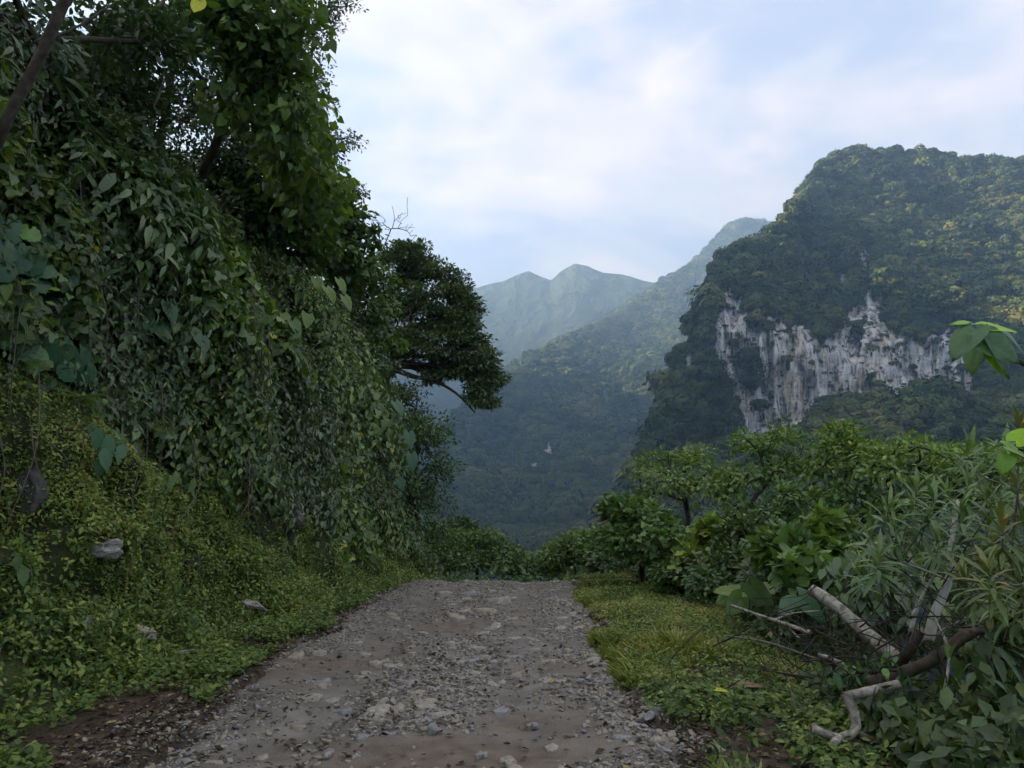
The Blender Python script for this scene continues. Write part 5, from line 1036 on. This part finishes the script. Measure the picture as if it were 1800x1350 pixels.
# broad dark leaves hanging in the lower right corner
def dark_broad(label, cs, D, nl, size, base, tint=.45, nobj=150, mat='blue'):
    b = W(*base); b[2] = min(b[2], gz(b)); th = thing('broadleaf_shrub', label, 'shrub', b); lv = Leaves(); cen = np.concatenate([ellipse_centers(*c, shell=.2) for c in cs])
    ln = skeleton(smooth_path([b, b*.4+cen.mean(0)*.6+np.array([.05, 0, .05]), cen.mean(0)], 4), cen, .004, .018, .07, .05); link('stem', tubes_mesh('stem', ln, M['bark'], b, 5, False), th)['kind'] = 'stuff'
    for c in cen:
        n = nl; a = rng.random(n)*6.28; ax = nrm(np.stack([np.cos(a)*.6, np.sin(a)*.6, np.full(n, -.75)], -1)+rng.normal(0, .2, (n, 3))); nm = nrm(np.stack([np.cos(a)*.7, np.sin(a)*.7-.3, np.full(n, .7)], -1))
        lv.add('oval', c+rng.normal(0, .05, (n, 3)), ax, nm, size*rng.uniform(.6, 1.2, n), np.clip(tint+rng.normal(0, .22, n), 0, 1), rng.uniform(.8, 1.1, n))
    lv.build('foliage', th, M[mat], nobj, 'leaf', stuff=True)
dark_broad('broad dark leaves drooping in front of the white-stemmed shrub', [(1510, 1040, 50, 50, 6.9, .4, 14), (1590, 1060, 40, 50, 7.2, .3, 9), (1500, 1000, 50, 40, 7.4, .4, 10)], 6.8, 9, .17, (1560, 1130, 6.9))
dark_broad('large dark leaves massed in the lower right corner', [(1740, 1200, 90, 80, 4.8, .4, 22), (1690, 1290, 90, 60, 4.5, .3, 16), (1780, 1100, 50, 60, 5.2, .4, 12)], 4.8, 9, .16, (1760, 1350, 4.9), .5, 150, 'under')
dark_broad('shaded leaves behind the fallen limbs at the right edge', [(1720, 1090, 80, 50, 7.2, .4, 16), (1780, 1160, 60, 60, 6.6, .4, 12), (1640, 1230, 60, 50, 5.9, .3, 10)], 6.6, 8, .15, (1740, 1180, 6.4), .5, 150, 'under')
dark_broad('dense shaded thicket behind the white forked stems', [(1600, 1000, 80, 60, 8.2, .5, 22), (1700, 1020, 90, 70, 8.0, .5, 26), (1780, 1060, 60, 90, 7.6, .5, 20), (1660, 1120, 90, 50, 7.4, .4, 18), (1540, 1080, 60, 40, 7.8, .4, 12)], 8, 12, .15, (1680, 1150, 8.2), .55, 100, 'under')
dark_broad('small leafy sprout tucked under the cut limbs', [(1560, 1185, 40, 20, 5.4, .2, 5), (1490, 1180, 26, 14, 5.6, .2, 4)], 5.4, 6, .10, (1540, 1210, 5.5), .6, 60, 'round')
# big-leaved branch reaching in from the right edge
def corner_plant():
    D = 3.0; b = W(2000, 1200, 3.3); b[2] = gz(b); th = thing('large_leaf_shrub', 'branch with big drooping green leaves reaching in at the right edge', 'shrub', b)
    s1 = smooth_path([b, W(1960, 900, 3.2), W(1900, 720, 3.1), W(1840, 660, D), W(1790, 635, D), W(1745, 600, D), W(1728, 585, D)], 6); link('stem', tubes_mesh('stem', [(s1, np.linspace(.022, .004, len(s1)))], M['bark'], b, 7), th)
    s2 = smooth_path([W(1900, 830, 3.15), W(1840, 800, D), W(1790, 790, D)], 5); link('stem', tubes_mesh('stem', [(s2, np.linspace(.008, .004, len(s2)))], M['bark'], b, 6), th)
    lv = Leaves()
    for px, py, w, ax, nm, ti, mt in [(1722, 590, 74, (.55, -.3, -.55), (-.1, -.9, .35), .2, 0), (1712, 580, 70, (-.75, -.1, -.75), (-.75, -.55, .4), .25, 0), (1745, 600, 66, (.35, -.1, -.9), (.4, -.8, .3), .15, 0), (1760, 580, 62, (.8, 0, -.75), (.5, -.6, .5), .2, 0),
                                   (1735, 575, 58, (.95, .1, .0), (.0, -.55, .8), .95, 1), (1705, 568, 34, (-.8, 0, .05), (0, -.5, .9), .8, 1), (1740, 615, 56, (.6, .1, -.75), (-.2, -.7, .55), .85, 1), (1720, 610, 56, (-.55, -.2, -.95), (-.8, -.4, .3), .45, 1),
                                   (1770, 785, 44, (.7, 0, -.3), (0, -.6, .8), .8, 1), (1785, 775, 40, (.6, 0, .5), (-.2, -.7, .6), .9, 1), (1772, 800, 36, (-.4, 0, -.8), (-.3, -.8, .4), .7, 1)]:
        lv.add('ear', W(px, py, D+rng.normal(0, .03))[None], np.array(ax), np.array(nm), w/FPX*D*0.95, ti)
    lv.build('leaves', th, M['bright2'], 40)
M['bright2'] = leafmat('corner_leaf', [(0, (.045, .085, .045)), (.45, (.05, .105, .035)), (.8, (.13, .24, .018)), (1, (.20, .32, .018))], .42, .35, .4)
corner_plant()

# ------------------------------------------------------------------ fallen limbs and brush
def limb_mesh(pts, r0, r1, mat, off, n=8, sides=12):
    P = smooth_path(pts, n); P[1:-1] += .10*r0*nrm(rng.normal(0, 1, P[1:-1].shape))*np.abs(fbm(P[1:-1]*6, 2, 5))[:, None]; r0, r1 = r0*.88, r1*.88; k = len(P); rad = np.linspace(r0, r1, k)*(1+.07*fbm(P*4, 2, int(r0*1e4)))
    V, F, C = tube(P, rad, sides, True); nse = fbm(V*34, 3, 7)*.05+fbm(V*14, 2, 8)*.03; c = np.repeat(P, sides, 0)
    body = V[:len(c)]; body = c+(body-c)*(1+nse[:len(c), None]); V[:len(c)] = body
    me = make_mesh('limb', V-off, [F, C], M[mat], smooth=True); me.materials.append(M['cut'])
    mi = np.zeros(len(F)+len(C), np.int32); mi[len(F):] = 1; me.polygons.foreach_set('material_index', mi)
    sm = np.ones(len(F)+len(C), bool); sm[len(F):] = False; me.polygons.foreach_set('use_smooth', sm); return me
def limbs():
    b = W(1585, 1175, 5.9); th = thing('cut_limb', 'thick cut limb with pale mottled bark pointing up to the left', 'log', b)
    link('limb', limb_mesh([W(1425, 1036, 6.5), W(1465, 1062, 6.35), W(1520, 1110, 6.1), W(1560, 1145, 5.95), W(1590, 1172, 5.85)], .056, .066, 'log', b), th)
    link('stub', limb_mesh([W(1618, 1108, 5.5), W(1600, 1140, 5.55), W(1580, 1172, 5.7), W(1576, 1190, 5.75)], .042, .05, 'darklog', b), th)
    b = W(1530, 1200, 5.35); th = thing('fallen_limb', 'long dark fallen limb sloping up to the right edge', 'log', b)
    link('limb', limb_mesh([W(1525, 1202, 5.4), W(1580, 1185, 5.35), W(1640, 1160, 5.35), W(1690, 1122, 5.4), W(1735, 1092, 5.5)], .05, .046, 'darklog', b), th)
    link('branch', limb_mesh([W(1700, 1112, 5.4), W(1750, 1108, 5.45), W(1830, 1113, 5.5)], .03, .022, 'darklog', b), th); link('branch', limb_mesh([W(1725, 1095, 5.48), W(1738, 1075, 5.5), W(1742, 1055, 5.55)], .028, .02, 'darklog', b), th)
    b = W(1480, 1300, 4.75); th = thing('broken_branch', 'crooked pale broken branch lying in the foreground weeds', 'branch', b)
    link('limb', limb_mesh([W(1578, 1203, 5.1), W(1540, 1212, 5.0), W(1500, 1222, 4.9), W(1484, 1226, 4.88)], .033, .036, 'log', b), th)
    link('limb', limb_mesh([W(1486, 1220, 4.88), W(1500, 1250, 4.85), W(1504, 1280, 4.8), W(1480, 1298, 4.75), W(1425, 1280, 4.75)], .036, .028, 'log', b), th)
    link('stub', limb_mesh([W(1490, 1292, 4.78), W(1472, 1300, 4.7), W(1464, 1312, 4.62)], .032, .028, 'log', b), th)
    link('branch', limb_mesh([W(1502, 1284, 4.8), W(1530, 1302, 4.78), W(1565, 1312, 4.8), W(1585, 1285, 4.85)], .028, .03, 'darklog', b), th)
    b = W(1610, 1330, 4.5); o = link('fallen_branch', limb_mesh([W(1590, 1278, 4.75), W(1612, 1305, 4.6), W(1632, 1330, 4.5), W(1645, 1370, 4.4)], .028, .034, 'log', b), None, b); tag(o, 'short curved pale branch at the bottom right of the broken branch', 'branch')
    b = W(1330, 1078, 7.6); th = thing('thin_branch', 'thin leafless branch lying at the edge of the grass', 'branch', b)
    link('limb', limb_mesh([W(1285, 1064, 7.9), W(1330, 1080, 7.6), W(1375, 1095, 7.3), W(1425, 1112, 7.0)], .016, .024, 'log', b), th); link('twig', limb_mesh([W(1360, 1090, 7.4), W(1395, 1078, 7.3), W(1440, 1074, 7.2)], .012, .008, 'log', b), th); link('twig', limb_mesh([W(1378, 1096, 7.3), W(1395, 1112, 7.2), W(1405, 1122, 7.1)], .013, .007, 'log', b), th)
    for lab, pts, r in [('straight grey branch crossing behind the fallen limbs to the right', [W(1620, 1130, 6.2), W(1690, 1092, 6.0), W(1760, 1060, 5.8), W(1830, 1035, 5.7)], (.018, .012)), ('long thin twig slanting out of the brush pile to the left', [W(1280, 1118, 6.6), W(1350, 1130, 6.4), W(1440, 1160, 6.0)], (.010, .012)),
                      ('brown stick lying along the ground near the brush pile', [W(1440, 1150, 6.3), W(1500, 1175, 6.0), W(1545, 1200, 5.7)], (.022, .018)), ('thin horizontal twig high at the right edge', [W(1690, 1015, 6.0), W(1750, 1012, 5.8), W(1830, 1013, 5.6)], (.008, .006)), ('pale stalk leaning over the foreground weeds', [W(1382, 1170, 5.9), W(1390, 1215, 5.6), W(1405, 1260, 5.3)], (.007, .009)), ('dark upright dead stem in the lower right corner', [W(1660, 1350, 4.6), W(1655, 1250, 4.7), W(1668, 1150, 4.9), W(1640, 1080, 5.1)], (.016, .008))]:
        b = pts[0]; o = link('fallen_branch', limb_mesh(pts, r[0], r[1], 'twig' if r[0] < .012 else 'log', b, 6, 7), None, b); tag(o, lab, 'branch')
    lines = []
    for _ in range(130):
        px, py, D = rng.normal(1470, 90), rng.normal(1150, 42), rng.uniform(5.2, 7.0); p = W(px, py, D); p[2] = max(p[2], gz(p)+.02); d = nrm(rng.normal(0, 1, 3)*np.array([1, .6, .35])); L = rng.uniform(.15, .6)
        lines.append((smooth_path([p-d*L/2, p+rng.normal(0, .07, 3), p+d*L/2+rng.normal(0, .05, 3)], 3), np.linspace(.006, .002, 7)*rng.uniform(.4, 1.3)))
    for _ in range(90):
        px, py, D = rng.uniform(1550, 1800), rng.uniform(950, 1330), rng.uniform(4.8, 7.0); p = W(px, py, D); d = nrm(rng.normal(0, 1, 3)+np.array([0, 0, .5])); L = rng.uniform(.3, .8)
        lines.append((smooth_path([p-d*L/2, p+rng.normal(0, .04, 3), p+d*L/2], 3), np.linspace(.006, .0025, 7)*rng.uniform(.6, 1.3)))
    o = link('brushwood', tubes_mesh('brushwood', lines, M['bark'], np.zeros(3), 4, False)); tag(o, 'tangle of thin dry twigs heaped around the cut limbs', 'brushwood', kind='stuff')
limbs()

# ------------------------------------------------------------------ haze: the evening air of the valley
def haze():
    x0, x1, y0, y1, z0, z1 = -9000, 9000, -9000, 9000, -110, 1210
    V = np.array([[x, y, z] for x in (x0, x1) for y in (y0, y1) for z in (z0, z1)], float)
    F = np.array([[0, 1, 3, 2], [4, 6, 7, 5], [0, 4, 5, 1], [2, 3, 7, 6], [0, 2, 6, 4], [1, 5, 7, 3]])
    m = newmat('haze_air'); N = m.node_tree.nodes; out = N.new('ShaderNodeOutputMaterial'); v = N.new('ShaderNodeVolumePrincipled')
    v.inputs['Color'].default_value = (.50, .72, 1.0, 1); v.inputs['Density'].default_value = HAZE; v.inputs['Anisotropy'].default_value = 0.6
    m.node_tree.links.new(v.outputs[0], out.inputs['Volume'])
    o = link('haze', make_mesh('haze', V, F, m)); o['kind'] = 'stuff'; tag(o, 'thin blue evening haze filling the whole valley', 'haze')
HAZE = 0.00026
haze()
